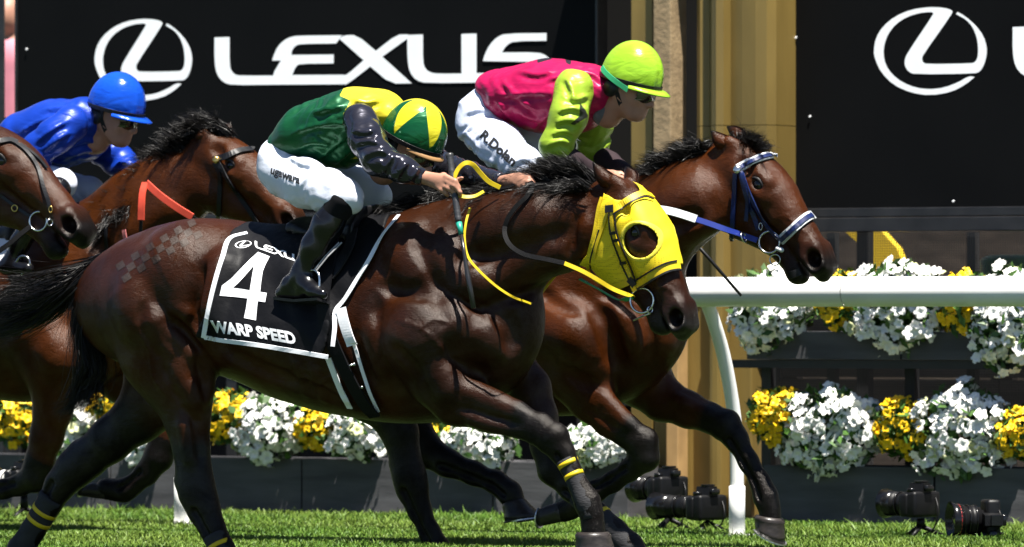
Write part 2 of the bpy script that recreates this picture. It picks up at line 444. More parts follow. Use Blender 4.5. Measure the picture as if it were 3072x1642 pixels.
def blade_field(name, n, x0, x1, y0, y1, hmin, hmax, material, seed, wid=.0045):
    r = np.random.default_rng(seed)
    x = r.uniform(x0, x1, n); y = r.uniform(y0, y1, n); hh = r.uniform(hmin, hmax, n) * (0.75 + 0.35 * np.sin(x * 3.1 + y * 2.3) * np.sin(x * 1.3 - y * 4.1))
    a = r.uniform(0, 6.283, n); w = wid * r.uniform(.6, 1.3, n); lx = r.normal(0, .5, n) * hh; ly = r.normal(0, .5, n) * hh
    b = np.stack([x, y, np.full(n, .003)], 1); sx = np.stack([np.cos(a) * w, np.sin(a) * w, 0 * a], 1); z = np.zeros(n)
    m = b + np.stack([lx * .35, ly * .35, hh * .6], 1); t = b + np.stack([lx, ly, hh], 1)
    V = np.stack([b - sx, b + sx, m - sx * .8, m + sx * .8, t - sx * .1, t + sx * .1], 1).reshape(-1, 3); i = np.arange(n) * 6
    F = np.concatenate([np.stack([i, i + 1, i + 3, i + 2], 1), np.stack([i + 2, i + 3, i + 5, i + 4], 1)])
    o = mesh_obj(name, V, F, material, None, False, {'tone': np.repeat(np.clip(r.normal(0, .6, n) + .8 * np.sin(x * 2.2 + 1) * np.sin(y * 3.1 + x), -1, 1), 6)}); o['kind'] = 'stuff'
    return o
BLADE = mat('grass_blade', (0.056, 0.125, 0.013), 0.5, 0.2, var=.25, vscale=2)
node_mix_attr(BLADE, 'tone', (0.13, 0.19, 0.03), 1.0)
_b = BLADE.node_tree.nodes['Principled BSDF']; _b.inputs['Transmission Weight'].default_value = 0.0; _b.inputs['Subsurface Weight'].default_value = 0.0
tag(blade_field('grass', 260000, -5.4, 4.2, .3, 4.85, .012, .029, BLADE, 11, .0026), 'short green turf in front of the flower boxes', 'grass')
tag(blade_field('grass', 6000, -5.6, 4.6, 3.0, 4.86, .03, .055, BLADE, 12, .003), 'longer grass tufts along the foot of the boxes', 'grass')

# ---- running rail and its gooseneck posts
WHITE = mat('white_rail_plastic', (0.80, 0.80, 0.78), 0.35, .5, var=.07, vscale=5, bump=(14, .08, .004))
YR = 2.84; RZ = CAM_H + (HOR - 876) / pxm(2400, YR)
rail_root = thing('running_rail', (0, YR + .31, 0), 'white tubular running rail on curved posts beside the turf', 'rail')
xs = np.linspace(-9, 9, 13)
for i in range(len(xs) - 1):
    MB().tube([(xs[i] + .0015, YR, RZ), (xs[i + 1] - .0015, YR, RZ)], .0635, 28, cap=False).obj('rail_tube', WHITE, rail_root, True)
for u in (2211, 545, -900, 3900):
    x = P(u, 1600, YR + .31)[0]
    path = catmull([(x, YR + .31, .0), (x, YR + .31, .30), (x, YR + .30, .45), (x, YR + .255, .62), (x, YR + .18, .80), (x, YR + .085, .95), (x, YR + .03, 1.02)], 6)
    post = MB().tube(path, .030, 16).obj('post', WHITE, rail_root, True)
    MB().tube([(x, YR + .31, 0), (x, YR + .31, .22), (x, YR + .31, .222)], [.0355, .0355, .031], 16).obj('sleeve', WHITE, post, True)
    MB().box((x - .07, YR + .23, 0), (x + .07, YR + .39, .012), .004).obj('base_plate', WHITE, post)

# ---- advertising boards
YS = 5.6
BOARD = mat('black_board_vinyl', (0.0028, 0.0030, 0.0033), 0.6, .08, var=.15, vscale=2)
FRAME = mat('black_frame_steel', (0.012, 0.012, 0.013), 0.4, .5, var=.4, vscale=9)
LETTER = mat('white_vinyl_letter', (0.88, 0.89, 0.90), 0.5, .4, var=.02)
def bx(u, Y=YS): return P(u, 500, Y)[0]
def bz(u, v, Y=YS): return P(u, v, Y)[2]
EMB = [(814,458),(760,505),(680,548),(560,569),(450,552),(350,505),(280,430),(245,350),(238,300),(250,225),(290,155),(360,95),(450,55),(550,40),(620,42),(670,52),(688,66),(680,88),(520,325),(513,350),(518,370),(540,381),(795,377),(815,370),(828,350),(834,315),(833,270),(825,215),(800,155),(765,115),(725,92),(708,82),(716,70),(760,95),(820,150),(865,215),(883,280),(882,330),(868,385),(845,425),(815,438),(470,442),(435,425),(415,390),(415,355),(430,315),(578,85),(576,73),(560,69),(500,75),(430,97),(365,140),(320,200),(298,265),(293,320),(305,385),(340,440),(400,490),(480,523),(560,532),(640,522),(720,490),(780,453)]
LET = dict(
 letter_l=[(714,182),(787,179),(787,318),(796,345),(815,362),(840,366),(1000,366),(1000,410),(800,412),(755,398),(725,360),(714,300)],
 letter_e=[(993,293),(1000,268),(1020,225),(1050,195),(1085,178),(1120,173),(1330,171),(1302,211),(1130,213),(1105,222),(1088,245),(1086,266),(1290,264),(1290,307),(1130,309),(1108,320),(1090,363),(1340,362),(1340,408),(998,410),(994,362),(1035,293)],
 letter_x=[(1318,188),(1340,171),(1402,170),(1494,247),(1595,168),(1650,167),(1650,185),(1525,275),(1667,403),(1565,405),(1467,322),(1356,408),(1338,408),(1338,364),(1356,361),(1435,292)],
 letter_u=[(1646,170),(1722,167),(1722,300),(1733,335),(1762,353),(1800,357),(1908,356),(1908,165),(1981,163),(1981,354),(2060,353),(2060,399),(1740,403),(1690,390),(1658,350),(1647,290)],
 letter_s=[(2012,296),(2020,265),(2045,215),(2080,180),(2120,163),(2319,160),(2319,198),(2160,200),(2125,220),(2104,254),(2280,253),(2320,270),(2345,300),(2345,340),(2325,378),(2280,397),(2050,398),(2050,353),(2240,350),(2265,330),(2262,300)])
def smooth_poly(pts):
    """round a traced outline slightly: subdivide with Chaikin corner cutting only at wide angles"""
    p = [np.array(q, float) for q in pts]; out = []
    for i in range(len(p)):
        a, b, c = p[i - 1], p[i], p[(i + 1) % len(p)]
        d1 = (b - a) / (np.linalg.norm(b - a) + 1e-9); d2 = (c - b) / (np.linalg.norm(c - b) + 1e-9)
        if d1 @ d2 > .6: out += [b + (a - b) * .25, b + (c - b) * .25]
        else: out.append(b)
    return out
def billboard(label, x0, x1, z0, z1, dx, dz, marks=True):
    root = thing('billboard', ((x0 + x1) / 2, YS + .05, 0), label, 'billboard', 'advertising boards along the track')
    MB().box((x0, YS, z0), (x1, YS + .08, z1)).obj('panel', BOARD, root)
    MB().box((x0 - .03, YS - .02, z0 - .045), (x1 + .03, YS + .10, z0 - .002), .004).obj('bottom_frame', FRAME, root)
    MB().box((x0 - .03, YS - .035, z0 - .115), (x1 + .03, YS + .10, z0 - .048), .004).obj('ledge', FRAME, root)
    for x in (x0 - .014, x1 + .002): MB().box((x, YS - .012, z0), (x + .012, YS + .09, z1), .003).obj('side_frame', FRAME, root)
    for x in np.arange(x0 + .3, x1, .9): MB().box((x, YS + .1, 0), (x + .06, YS + .16, z1), .0).obj('support', FRAME, root)
    def w(u, v): p = P(u, v, YS - .0012); return np.array([p[0] + dx, p[1], p[2] + dz])
    MB().prism([w(EMX + (x - 238) / 645 * 293.5, EMY + (y - 40) / 529 * 247) for x, y in smooth_poly(EMB)], .0006, (0, -1, 0)).obj('emblem', LETTER, root)
    for i, (k, pts) in enumerate(LET.items()):
        MB().prism([w(200 + x / 1.61, y / 1.61) - np.array([0, .0007 * i, 0]) for x, y in smooth_poly(pts)], .0005, (0, -1, 0)).obj(k, LETTER, root)
    return root
EMX, EMY = 283, 57
dX = P(2621, 150, YS)[0] - P(283, 150, YS)[0]; dZ = P(2785, 154, YS)[2] - P(429, 180, YS)[2]
zb = bz(2700, 622)
billboard('wide black advertising board with white emblem behind the riders, left of the gold post', bx(54), bx(1788), zb, 4.2, 0, 0)
billboard('black advertising board with white emblem to the right of the gold post', bx(2372), bx(2372) + 6, zb, 4.2, dX, dZ)
for (u, v) in ((80, 148), (2388, 113), (2860, 604), (2430, 350), (1600, 300)):
    p = P(u, v, YS - .006); o = MB().lathe(p, (0, -1, 0), [(0, .006), (.004, .005)], 8).obj('rivet', LETTER, None); 
    par = [b for b in bpy.data.objects if b.name.startswith('billboard')]; adopt(o, sorted(par, key=lambda b: abs(b.location.x - p[0]))[0])

# ---- gold winning-post structure between the boards
GOLD = mat('gold_paint', (0.20, 0.135, 0.036), 0.42, .5, .3, var=.22, vscale=4, bump=(30, .2, .004), mapscale=(1, 1, .25))
TAN = mat('tan_render', (0.25, 0.18, 0.10), 0.7, .3, var=.25, vscale=9, bump=(30, .5, .008))
DARK = mat('dark_void_fill', (0.006, 0.006, 0.006), .8, .2)  # near-black colour that stands in for unlit gaps
YG = 5.35
gp = thing('winning_post', (bx(2080, YG), YG + .3, 0), 'gold painted winning post structure between the two black boards', 'post')
def gbox(u0, u1, v0, v1, Y, dep, name, m, bev=.004):
    z1 = P(u0, v0, Y)[2] if v0 is not None else 4.3; z0 = P(u0, v1, Y)[2] if v1 is not None else .004
    return MB().box((bx(u0, Y), Y, z0), (bx(u1, Y), Y + dep, z1), bev).obj(name, m, gp)
gbox(1893, 1957, None, None, YG + .03, .10, 'pilaster', GOLD)
gbox(1959, 2012, None, 905, YG - .02, .16, 'stone_strip', TAN, .008)
gbox(1963, 2010, 907, 1400, YG + .03, .1, 'lower_pilaster', GOLD)
gbox(1998, 2034, 960, None, YG - .09, .1, 'lit_strip', mat('sunlit_tan_render', (.34, .21, .085), .7, .3, var=.15, vscale=9), .006)  # sunlight on this strip is put into its brighter, warmer colour
gbox(2036, 2255, 880, None, YG + .02, .2, 'plinth', GOLD, .01)
gbox(1893, 1996, 1402, None, YG - .0, .14, 'foot_block', GOLD, .01)
prof = [(2082, .03), (2100, .0), (2122, .02), (2140, .0), (2148, -.045), (2166, -.06), (2184, -.045), (2192, .0), (2230, -.012), (2270, -.012), (2300, .0), (2314, .05)]
col = [(bx(u, YG), YG + d) for u, d in prof] + [(bx(2314, YG), YG + .3), (bx(2082, YG), YG + .3)]
for k, (z0, z1) in enumerate(((P(2200, 878, YG)[2], P(2200, 378, YG)[2]), (P(2200, 376, YG)[2], 4.3))):
    MB().prism([(x, y, z0) for x, y in col], z1 - z0, (0, 0, 1)).obj('fluted_column', GOLD, gp)
MB().box((bx(2040, YG), YG - .07, .004), (bx(2060, YG), YG + .02, P(2040, 890, YG)[2]), .006).obj('rib', GOLD, gp)
MB().box((bx(2150, YG), YG - .08, .004), (bx(2186, YG), YG + .02, P(2040, 890, YG)[2]), .02).obj('rib', GOLD, gp)
MB().box((bx(1786) - .05, YG + .02, 2.62), (bx(2390), YG + .6, 2.95), .01).obj('added_shade_beam', GOLD, gp)  # unseen beam added to shade the columns, later set back flush
back = MB().box((bx(1500, 6.2), 6.2, 0), (bx(2330, 6.2), 6.3, 4.3)).obj('dark_gap_sheet', DARK, None); tag(back, 'near-black sheet added for the darkness in the gap behind the gold post', 'backdrop')  # added sheet; the gap's darkness is put into its colour

# ---- flower boxes
BOX = mat('charcoal_planter_board', (0.062, 0.062, 0.066), 0.6, .25, var=.35, vscale=5, bump=(25, .25, .004), mapscale=(.5, 1, 3))
SOIL = mat('potting_soil', (.02, .014, .01), .95, .1, var=.5, vscale=30)
YP = 4.9; ZP = P(2500, 1398, YP)[2]
def planter(x0, x1, z0, z1, label, group):
    r = thing('planter_box', ((x0 + x1) / 2, YP + .15, z0), label, 'planter', group)
    n = 1
    for i in range(n):
        a, b = lerp_(z0, z1, i / n), lerp_(z0, z1, (i + 1) / n)
        MB().box((x0, YP, a + .001), (x1, YP + .02, b - .001), .003).obj('front_board', BOX, r)
    MB().box((x0, YP + .28, z0), (x1, YP + .30, z1), .003).obj('back_board', BOX, r)
    MB().box((x0, YP + .021, z0), (x0 + .02, YP + .279, z1 - .002), .002).obj('end_board', BOX, r); MB().box((x1 - .02, YP + .021, z0), (x1, YP + .279, z1 - .002), .002).obj('end_board', BOX, r)
    MB().box((x0 + .021, YP + .021, z0 + .01), (x1 - .021, YP + .279, z1 - .03)).obj('soil', SOIL, r)
def lerp_(a, b, t): return a + (b - a) * t
us = [-260, 330, 905, 1478, 1886]
nm = ['charcoal planter box furthest left, behind the trailing hind leg', 'charcoal planter box under the belly of the yellow hooded horse', 'charcoal planter box behind the mid-picture hind legs', 'short charcoal planter box just left of the gold post']
for i in range(4): planter(bx(us[i], YP) + .004, bx(us[i + 1], YP) - .004, .006, ZP, nm[i], 'ground level planter boxes')
planter(bx(2292, YP), bx(2800, YP), .006, ZP, 'charcoal planter box right of the rail post, with a camera before it', 'ground level planter boxes')
planter(bx(2806, YP), bx(3500, YP), .006, ZP, 'charcoal planter box at the far right corner', 'ground level planter boxes')
ZU = P(2500, 1060, YP)[2]
planter(bx(2240, YP), bx(2700, YP), ZU - .03, ZU + .10, 'raised shelf planter right of the gold post, below the rail', 'raised planter boxes')
planter(bx(2706, YP), bx(3500, YP), ZU - .03, ZU + .10, 'raised shelf planter at the right edge, below the rail', 'raised planter boxes')
st = thing('planter_stand', (bx(2700, 5.25), 5.25, 0), 'dark steel stand carrying the raised flower shelf', 'stand')
for u in (2290, 2720, 3200, 3480): MB().box((bx(u, 5.25), 5.23, .004), (bx(u, 5.25) + .05, 5.28, ZU - .032)).obj('upright', FRAME, st)
MB().box((bx(2240, 5.2), YP + .02, ZU - .07), (bx(3490, 5.2), 5.24, ZU - .033)).obj('shelf', FRAME, st)

# ---- flowers
def petal_mesh(name, material, lobes, ruff, cup, n2=2):
    V = [(0, 0, -.25)]; F = []; N = lobes * 4
    for ring, (r0, z) in enumerate(((.28, .02), (.72, cup), (1.0, cup * .6))):
        for i in range(N):
            t = 2 * math.pi * i / N; lob = 1 - (.30 if ring == 2 else .12 if ring == 1 else 0) * (0.5 + 0.5 * math.cos(lobes * t)) ** 1.5
            V.append((r0 * lob * math.cos(t), r0 * lob * math.sin(t), z + ruff * ring * math.sin(t * lobes * 1.5 + ring) * .5))
    for i in range(N):
        j = (i + 1) % N; F.append((0, 1 + i, 1 + j))
        for r in (0, 1): F.append((1 + r * N + i, 1 + (r + 1) * N + i, 1 + (r + 1) * N + j, 1 + r * N + j))
    me = bpy.data.meshes.new(name); me.from_pydata(V, [], F); me.materials.append(material); me.polygons.foreach_set('use_smooth', np.ones(len(F), bool)); me.update(); return me
PETW = mat('white_petal', (.76, .76, .72), .55, .3, var=.06, vscale=20); PETY = mat('yellow_petal', (.76, .47, .006), .5, .3, var=.12, vscale=20); LEAF = mat('petunia_leaf', (.036, .09, .012), .5, .4, var=.45, vscale=14)
PETC = mat('cream_petal', (.5, .52, .28), .55, .3, var=.1, vscale=20)
FW = [petal_mesh('white_petunia_%d' % k, PETW, 5, .10 + .07 * k, .10 + .08 * k) for k in range(3)] + [petal_mesh('cream_bud', PETC, 5, .15, .5)]
FY = [petal_mesh('yellow_blossom_%d' % k, PETY, 4 + k, .16, .2) for k in range(2)]
def clump(name, label, u, v, ru, rv, Y, kind, n, seed, group, droop=0.0):
    r = np.random.default_rng(seed); s = pxm(u, Y); c = P(u, v, Y); R = np.array([ru / s / .87, .15, rv / s])
    root = thing(name, (c[0], c[1], c[2] - R[2]), label, 'flowers', group)
    base = .033 if kind == 'w' else .025
    placed = []
    for i in range(n * 3):
        if len(placed) >= n: break
        d = r.normal(size=3); d /= np.linalg.norm(d)
        if d[1] > .45: d[1] = -d[1]
        rr = r.uniform(.80, 1.04) * (1 + .16 * math.sin(d[0] * 5 + seed) * math.sin(d[2] * 6 + seed * 2))
        p = c + d * R * rr
        if placed and min(np.linalg.norm(p - q) for q in placed[-60:]) < base * .85: continue
        placed.append(p)
        me = (FW[3] if r.random() < .05 else FW[r.integers(3)]) if kind == 'w' else FY[r.integers(2)]
        ob = bpy.data.objects.new('blossom', me); COL.objects.link(ob); adopt(ob, root)
        nd = Vector(d * np.array([1, 1.3, 1]) + r.normal(size=3) * .45 + np.array([.1, -.35, .15])); ob.location = p
        ob.rotation_euler = nd.to_track_quat('Z', 'Y').to_euler(); ob.scale = (base * r.uniform(.75, 1.2),) * 3
    # leaves and stems fill the inside
    nl = int(n * 5); V = []; F = []
    for i in range(nl):
        d = r.normal(size=3); d /= np.linalg.norm(d); p = c + d * R * r.uniform(.45, 1.07); a = r.normal(size=3); a /= np.linalg.norm(a); b = np.cross(a, r.normal(size=3)); b /= np.linalg.norm(b)
        L = r.uniform(.02, .042); k = len(V); V += [p - a * L, p - b * L * .45 + a * .002, p + a * L, p + b * L * .45]; F.append((k, k + 1, k + 2, k + 3))
    for i in range(6):
        q = c + np.array([r.uniform(-.6, .6) * R[0], .05, -R[2] * .9]); k = len(V); e = c + r.normal(size=3) * R * .4
        V += [q, q + [.006, 0, 0], e]; F.append((k, k + 1, k + 2))
    fo = mesh_obj('foliage', V, F, LEAF, root, False); fo['kind'] = 'stuff'
    return root
CL = [
 ('y', 45, 1255, 68, 85, 'yellow flower clump at the bottom left edge, behind the far legs'),
 ('w', 205, 1300, 90, 85, 'white petunia clump between the yellow clump and the trailing hind leg'),
 ('w', 445, 1340, 62, 70, 'white petunia clump in the gap between the two hind legs'),
 ('y', 335, 1215, 40, 45, 'small yellow clump peeping out beside the tail'),
 ('y', 690, 1250, 85, 80, 'yellow clump just right of the straight hind leg'),
 ('w', 812, 1290, 112, 100, 'round white petunia clump under the middle of the belly'),
 ('y', 962, 1285, 62, 65, 'yellow clump beneath the girth buckle'),
 ('w', 1085, 1300, 95, 78, 'white petunia clump right below the girth'),
 ('y', 1308, 1315, 42, 48, 'small yellow clump below the extended forearm'),
 ('w', 1440, 1335, 105, 82, 'white petunia clump below the forearm, above the flying hoof'),
 ('w', 1790, 1335, 105, 66, 'white petunia clump behind the bent knee left of the gold post'),
 ('y', 2335, 1250, 78, 88, 'yellow clump right of the gold post, left end of the lower row'),
 ('w', 2490, 1292, 150, 132, 'large white petunia clump above the camera with the lens hood'),
 ('y', 2722, 1285, 82, 88, 'yellow clump between the two largest white clumps'),
 ('w', 2885, 1298, 148, 138, 'large white petunia clump above the rightmost camera'),
 ('y', 3055, 1300, 50, 78, 'yellow clump cut by the right edge, lower row'),
 ('w', 2320, 926, 114, 128, 'white clump on the shelf below the rail, nearest the gold post'),
 ('y', 2528, 902, 64, 92, 'yellow clump on the shelf, left one below the rail'),
 ('w', 2702, 922, 144, 132, 'wide white clump in the middle of the shelf below the rail'),
 ('y', 2897, 912, 68, 96, 'yellow clump on the shelf, right one below the rail'),
 ('w', 3015, 955, 92, 160, 'white clump hanging from the shelf at the right edge')]
for i, (k, u, v, ru, rv, lb) in enumerate(CL):
    clump('petunia_plant' if k == 'w' else 'marigold_plant', lb, u, v, ru, rv, YP + .03, k, int(ru * rv / (95 if k == 'w' else 68)) + 8, 50 + i, 'white petunia clumps' if k == 'w' else 'yellow flower clumps')

# ---- behind the boxes: plank fence, wire mesh and the odd things showing through
PLANK = mat('weathered_plank', (.13, .107, .085), .8, .25, var=.3, vscale=4, bump=(20, .4, .006), mapscale=(.4, 1, 6))
pf = thing('plank_fence', (0, 5.9, 0), 'weathered low plank fence behind the left flower boxes', 'fence')
for z0 in (.52, .665, .81):
    for k in range(5):
        x = -4.2 + k * 1.15; MB().box((x, 5.9, z0), (x + 1.146, 5.93, z0 + .135), .004).obj('plank', PLANK, pf)
for k in range(6): MB().box((-4.2 + k * 1.14, 5.935, 0), (-4.12 + k * 1.14, 6.0, 1.0)).obj('fence_post', PLANK, pf)
low = MB().box((-8, 6.05, 0), (bx(2250, 6.05), 6.08, zb - .1)).obj('dark_void_sheet', DARK, None); tag(low, 'near-black sheet standing in for the dark void below the left advertising board', 'screen')  # added sheet whose near-black colour paints the void under the board
WIRE = mat('dark_mesh_wire', (.012, .012, .012), .5, .4)
mx0, mx1, mz0, mz1 = bx(2300, 5.45), bx(3500, 5.45), .05, zb - .12
wm = thing('mesh_screen', ((mx0 + mx1) / 2, 5.45, 0), 'dark wire mesh screen under the right advertising board', 'screen')
mb = MB()
for x in np.arange(mx0, mx1, .012): mb.box((x, 5.45, mz0), (x + .002, 5.452, mz1))
for z in np.arange(mz0, mz1, .012): mb.box((mx0, 5.454, z), (mx1, 5.456, z + .002))
o = mb.obj('mesh_wires', WIRE, wm); o['kind'] = 'stuff'
for u in (2305, 2480, 2900, 3300): MB().box((bx(u, 5.46), 5.46, 0), (bx(u, 5.46) + .045, 5.5, mz1)).obj('mesh_post', FRAME, wm)
MB().box((mx0, 5.463, P(2700, 1075, 5.46)[2]), (mx1, 5.49, P(2700, 1062, 5.46)[2] + .02)).obj('mesh_bar', FRAME, wm)
YB = 6.6
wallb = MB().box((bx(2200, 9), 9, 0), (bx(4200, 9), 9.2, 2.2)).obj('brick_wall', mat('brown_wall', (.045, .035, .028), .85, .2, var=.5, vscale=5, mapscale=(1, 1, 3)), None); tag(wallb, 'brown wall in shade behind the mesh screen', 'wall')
YEL = mat('yellow_banner', (.62, .42, .02), .6, .3, var=.15, vscale=4); GRN = mat('green_drum_plastic', (.012, .15, .05), .5, .4, var=.2)
def P3(u, v): return P(u, v, YB)
o = MB().prism([P3(2530, 690), P3(2640, 690), P3(2690, 745), P3(2715, 810), P3(2716, 880), P3(2620, 880), P3(2606, 790), P3(2574, 730)], .06, (0, 1, 0)).obj('yellow_panel', YEL, None); tag(o, 'yellow padded panel seen through the mesh above the rail', 'panel')
o = MB().lathe(P(3045, 960, 6.2), (0, 0, 1), [(0, .16), (.1, .17), (.28, .17), (.30, .15), (.31, .12)], 24).obj('green_drum', GRN, None, True); tag(o, 'dark green drum behind the mesh at the right edge', 'drum')
o = MB().prism([P3(2780, 1235), P3(2650, 1235), P3(2745, 1095), P3(2880, 1075), P3(2890, 1235)], .05, (0, 1, 0)).obj('leaning_board', PLANK, None); tag(o, 'leaning grey board behind the lower flowers at right', 'board')

# ---- left edge: stand wall, barrier and post
tag(MB().box((-40, 14, 0), (40, 14.4, 9)).obj('grandstand_wall', mat('pale_concrete', (.42, .40, .38), .85, .2, var=.15, vscale=2), None), 'pale grandstand wall far behind the boards', 'wall')
tag(MB().box((bx(-60, 5.62), 5.62, 0), (bx(10, 5.62), 5.635, 4.2), .002).obj('black_post', FRAME, None), 'black upright at the far left edge of the picture', 'post')
tag(MB().box((bx(-300, 5.75), 5.75, 0), (bx(60, 5.75), 5.8, P(30, 352, 5.75)[2]), .004).obj('black_barrier', FRAME, None), 'black barrier below the gap at the far left', 'barrier')
wh = thing('cart_wheel', P(3085, 1260, 6.3), 'pale wheel behind the lower flowers at the right edge', 'wheel')
wc = P(3088, 1150, 6.3); MB().ring(wc, (0, 1, 0), .17, .035, 32, 10).obj('tyre', mat('grey_tyre', (.10, .09, .08), .8), wh, True); MB().ring(wc, (0, 1, 0), .125, .012, 32, 8).obj('rim', mat('tan_rim', (.32, .22, .12), .6), wh, True)
for k in range(8): MB().tube([wc, wc + .125 * np.array([math.cos(k * .785), 0, math.sin(k * .785)])], .006, 6).obj('spoke', MATS['tan_rim'], wh, True)
# ------------------------------------------------------------------ horses
def coat_material(name, bay, rough=0.30, spec=0.27):
    m = mat(name, bay, rough, spec, var=0.42, vscale=4.5)
    nt = m.node_tree; N = nt.nodes; L = nt.links; b = N['Principled BSDF']
    tc = N.new('ShaderNodeTexCoord'); mp = N.new('ShaderNodeMapping'); mp.inputs['Scale'].default_value = (20, 150, 130); mp.inputs['Rotation'].default_value = (0, 0.45, 0)
    L.new(tc.outputs['Object'], mp.inputs['Vector'])
    nz = N.new('ShaderNodeTexNoise'); nz.inputs['Scale'].default_value = 3.0; nz.inputs['Detail'].default_value = 7; nz.inputs['Roughness'].default_value = 0.65
    L.new(mp.outputs['Vector'], nz.inputs['Vector'])
    n2 = N.new('ShaderNodeTexNoise'); n2.inputs['Scale'].default_value = 24.0; n2.inputs['Detail'].default_value = 5; n2.inputs['Distortion'].default_value = 1.2
    L.new(tc.outputs['Object'], n2.inputs['Vector'])
    b1 = N.new('ShaderNodeBump'); b1.inputs['Strength'].default_value = 0.55; b1.inputs['Distance'].default_value = 0.004
    b2 = N.new('ShaderNodeBump'); b2.inputs['Strength'].default_value = 0.30; b2.inputs['Distance'].default_value = 0.005
    L.new(nz.outputs['Fac'], b1.inputs['Height']); L.new(n2.outputs['Fac'], b2.inputs['Height'])
    L.new(b2.outputs['Normal'], b1.inputs['Normal']); L.new(b1.outputs['Normal'], b.inputs['Normal'])
    rr = N.new('ShaderNodeMapRange'); rr.inputs[3].default_value = rough - 0.08; rr.inputs[4].default_value = rough + 0.12
    L.new(nz.outputs['Fac'], rr.inputs[0]); L.new(rr.outputs[0], b.inputs['Roughness'])
    # sweat: patches of the coat are wetter and shinier than others
    n3 = N.new('ShaderNodeTexNoise'); n3.inputs['Scale'].default_value = 6.0; n3.inputs['Detail'].default_value = 6; n3.inputs['Roughness'].default_value = .7; n3.inputs['Distortion'].default_value = .6
    L.new(tc.outputs['Object'], n3.inputs['Vector'])
    sp = N.new('ShaderNodeMapRange'); sp.inputs[1].default_value = .35; sp.inputs[2].default_value = .68; sp.inputs[3].default_value = spec * .35; sp.inputs[4].default_value = spec * 1.25
    L.new(n3.outputs['Fac'], sp.inputs[0]); L.new(sp.outputs[0], b.inputs['Specular IOR Level'])
    m2 = N.new('ShaderNodeMapping'); m2.inputs['Scale'].default_value = (8, 26, 22); m2.inputs['Rotation'].default_value = (0, .9, .3); L.new(tc.outputs['Object'], m2.inputs['Vector'])
    n4 = N.new('ShaderNodeTexNoise'); n4.inputs['Scale'].default_value = 2.2; n4.inputs['Detail'].default_value = 5; n4.inputs['Distortion'].default_value = .8; L.new(m2.outputs['Vector'], n4.inputs['Vector'])
    b3 = N.new('ShaderNodeBump'); b3.inputs['Strength'].default_value = .17; b3.inputs['Distance'].default_value = .014; L.new(n4.outputs['Fac'], b3.inputs['Height']); L.new(b3.outputs['Normal'], b2.inputs['Normal'])
    b.inputs['Specular Tint'].default_value = (1.0, .95, .90, 1)
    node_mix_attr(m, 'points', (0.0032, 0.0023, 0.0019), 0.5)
    return m
HAIR = mat('black_hair', (0.0036, 0.0028, 0.0024), 0.42, 0.22, var=0.4, vscale=40)
HOOF = mat('hoof_horn', (0.022, 0.018, 0.016), 0.38, 0.35, var=0.4, vscale=30, bump=(90, .3, .002), mapscale=(1, 1, 3))
STEEL = mat('steel', (0.55, 0.55, 0.54), 0.22, 0.5, 1.0, var=0.15)
EYE = mat('eye_gloss', (0.006, 0.004, 0.003), 0.07, 0.5)
SKIN_IN = mat('nostril_lining', (0.02, 0.012, 0.01), 0.6)

class Horse:
    pass
def lerp(a, b, t): return a + (b - a) * t

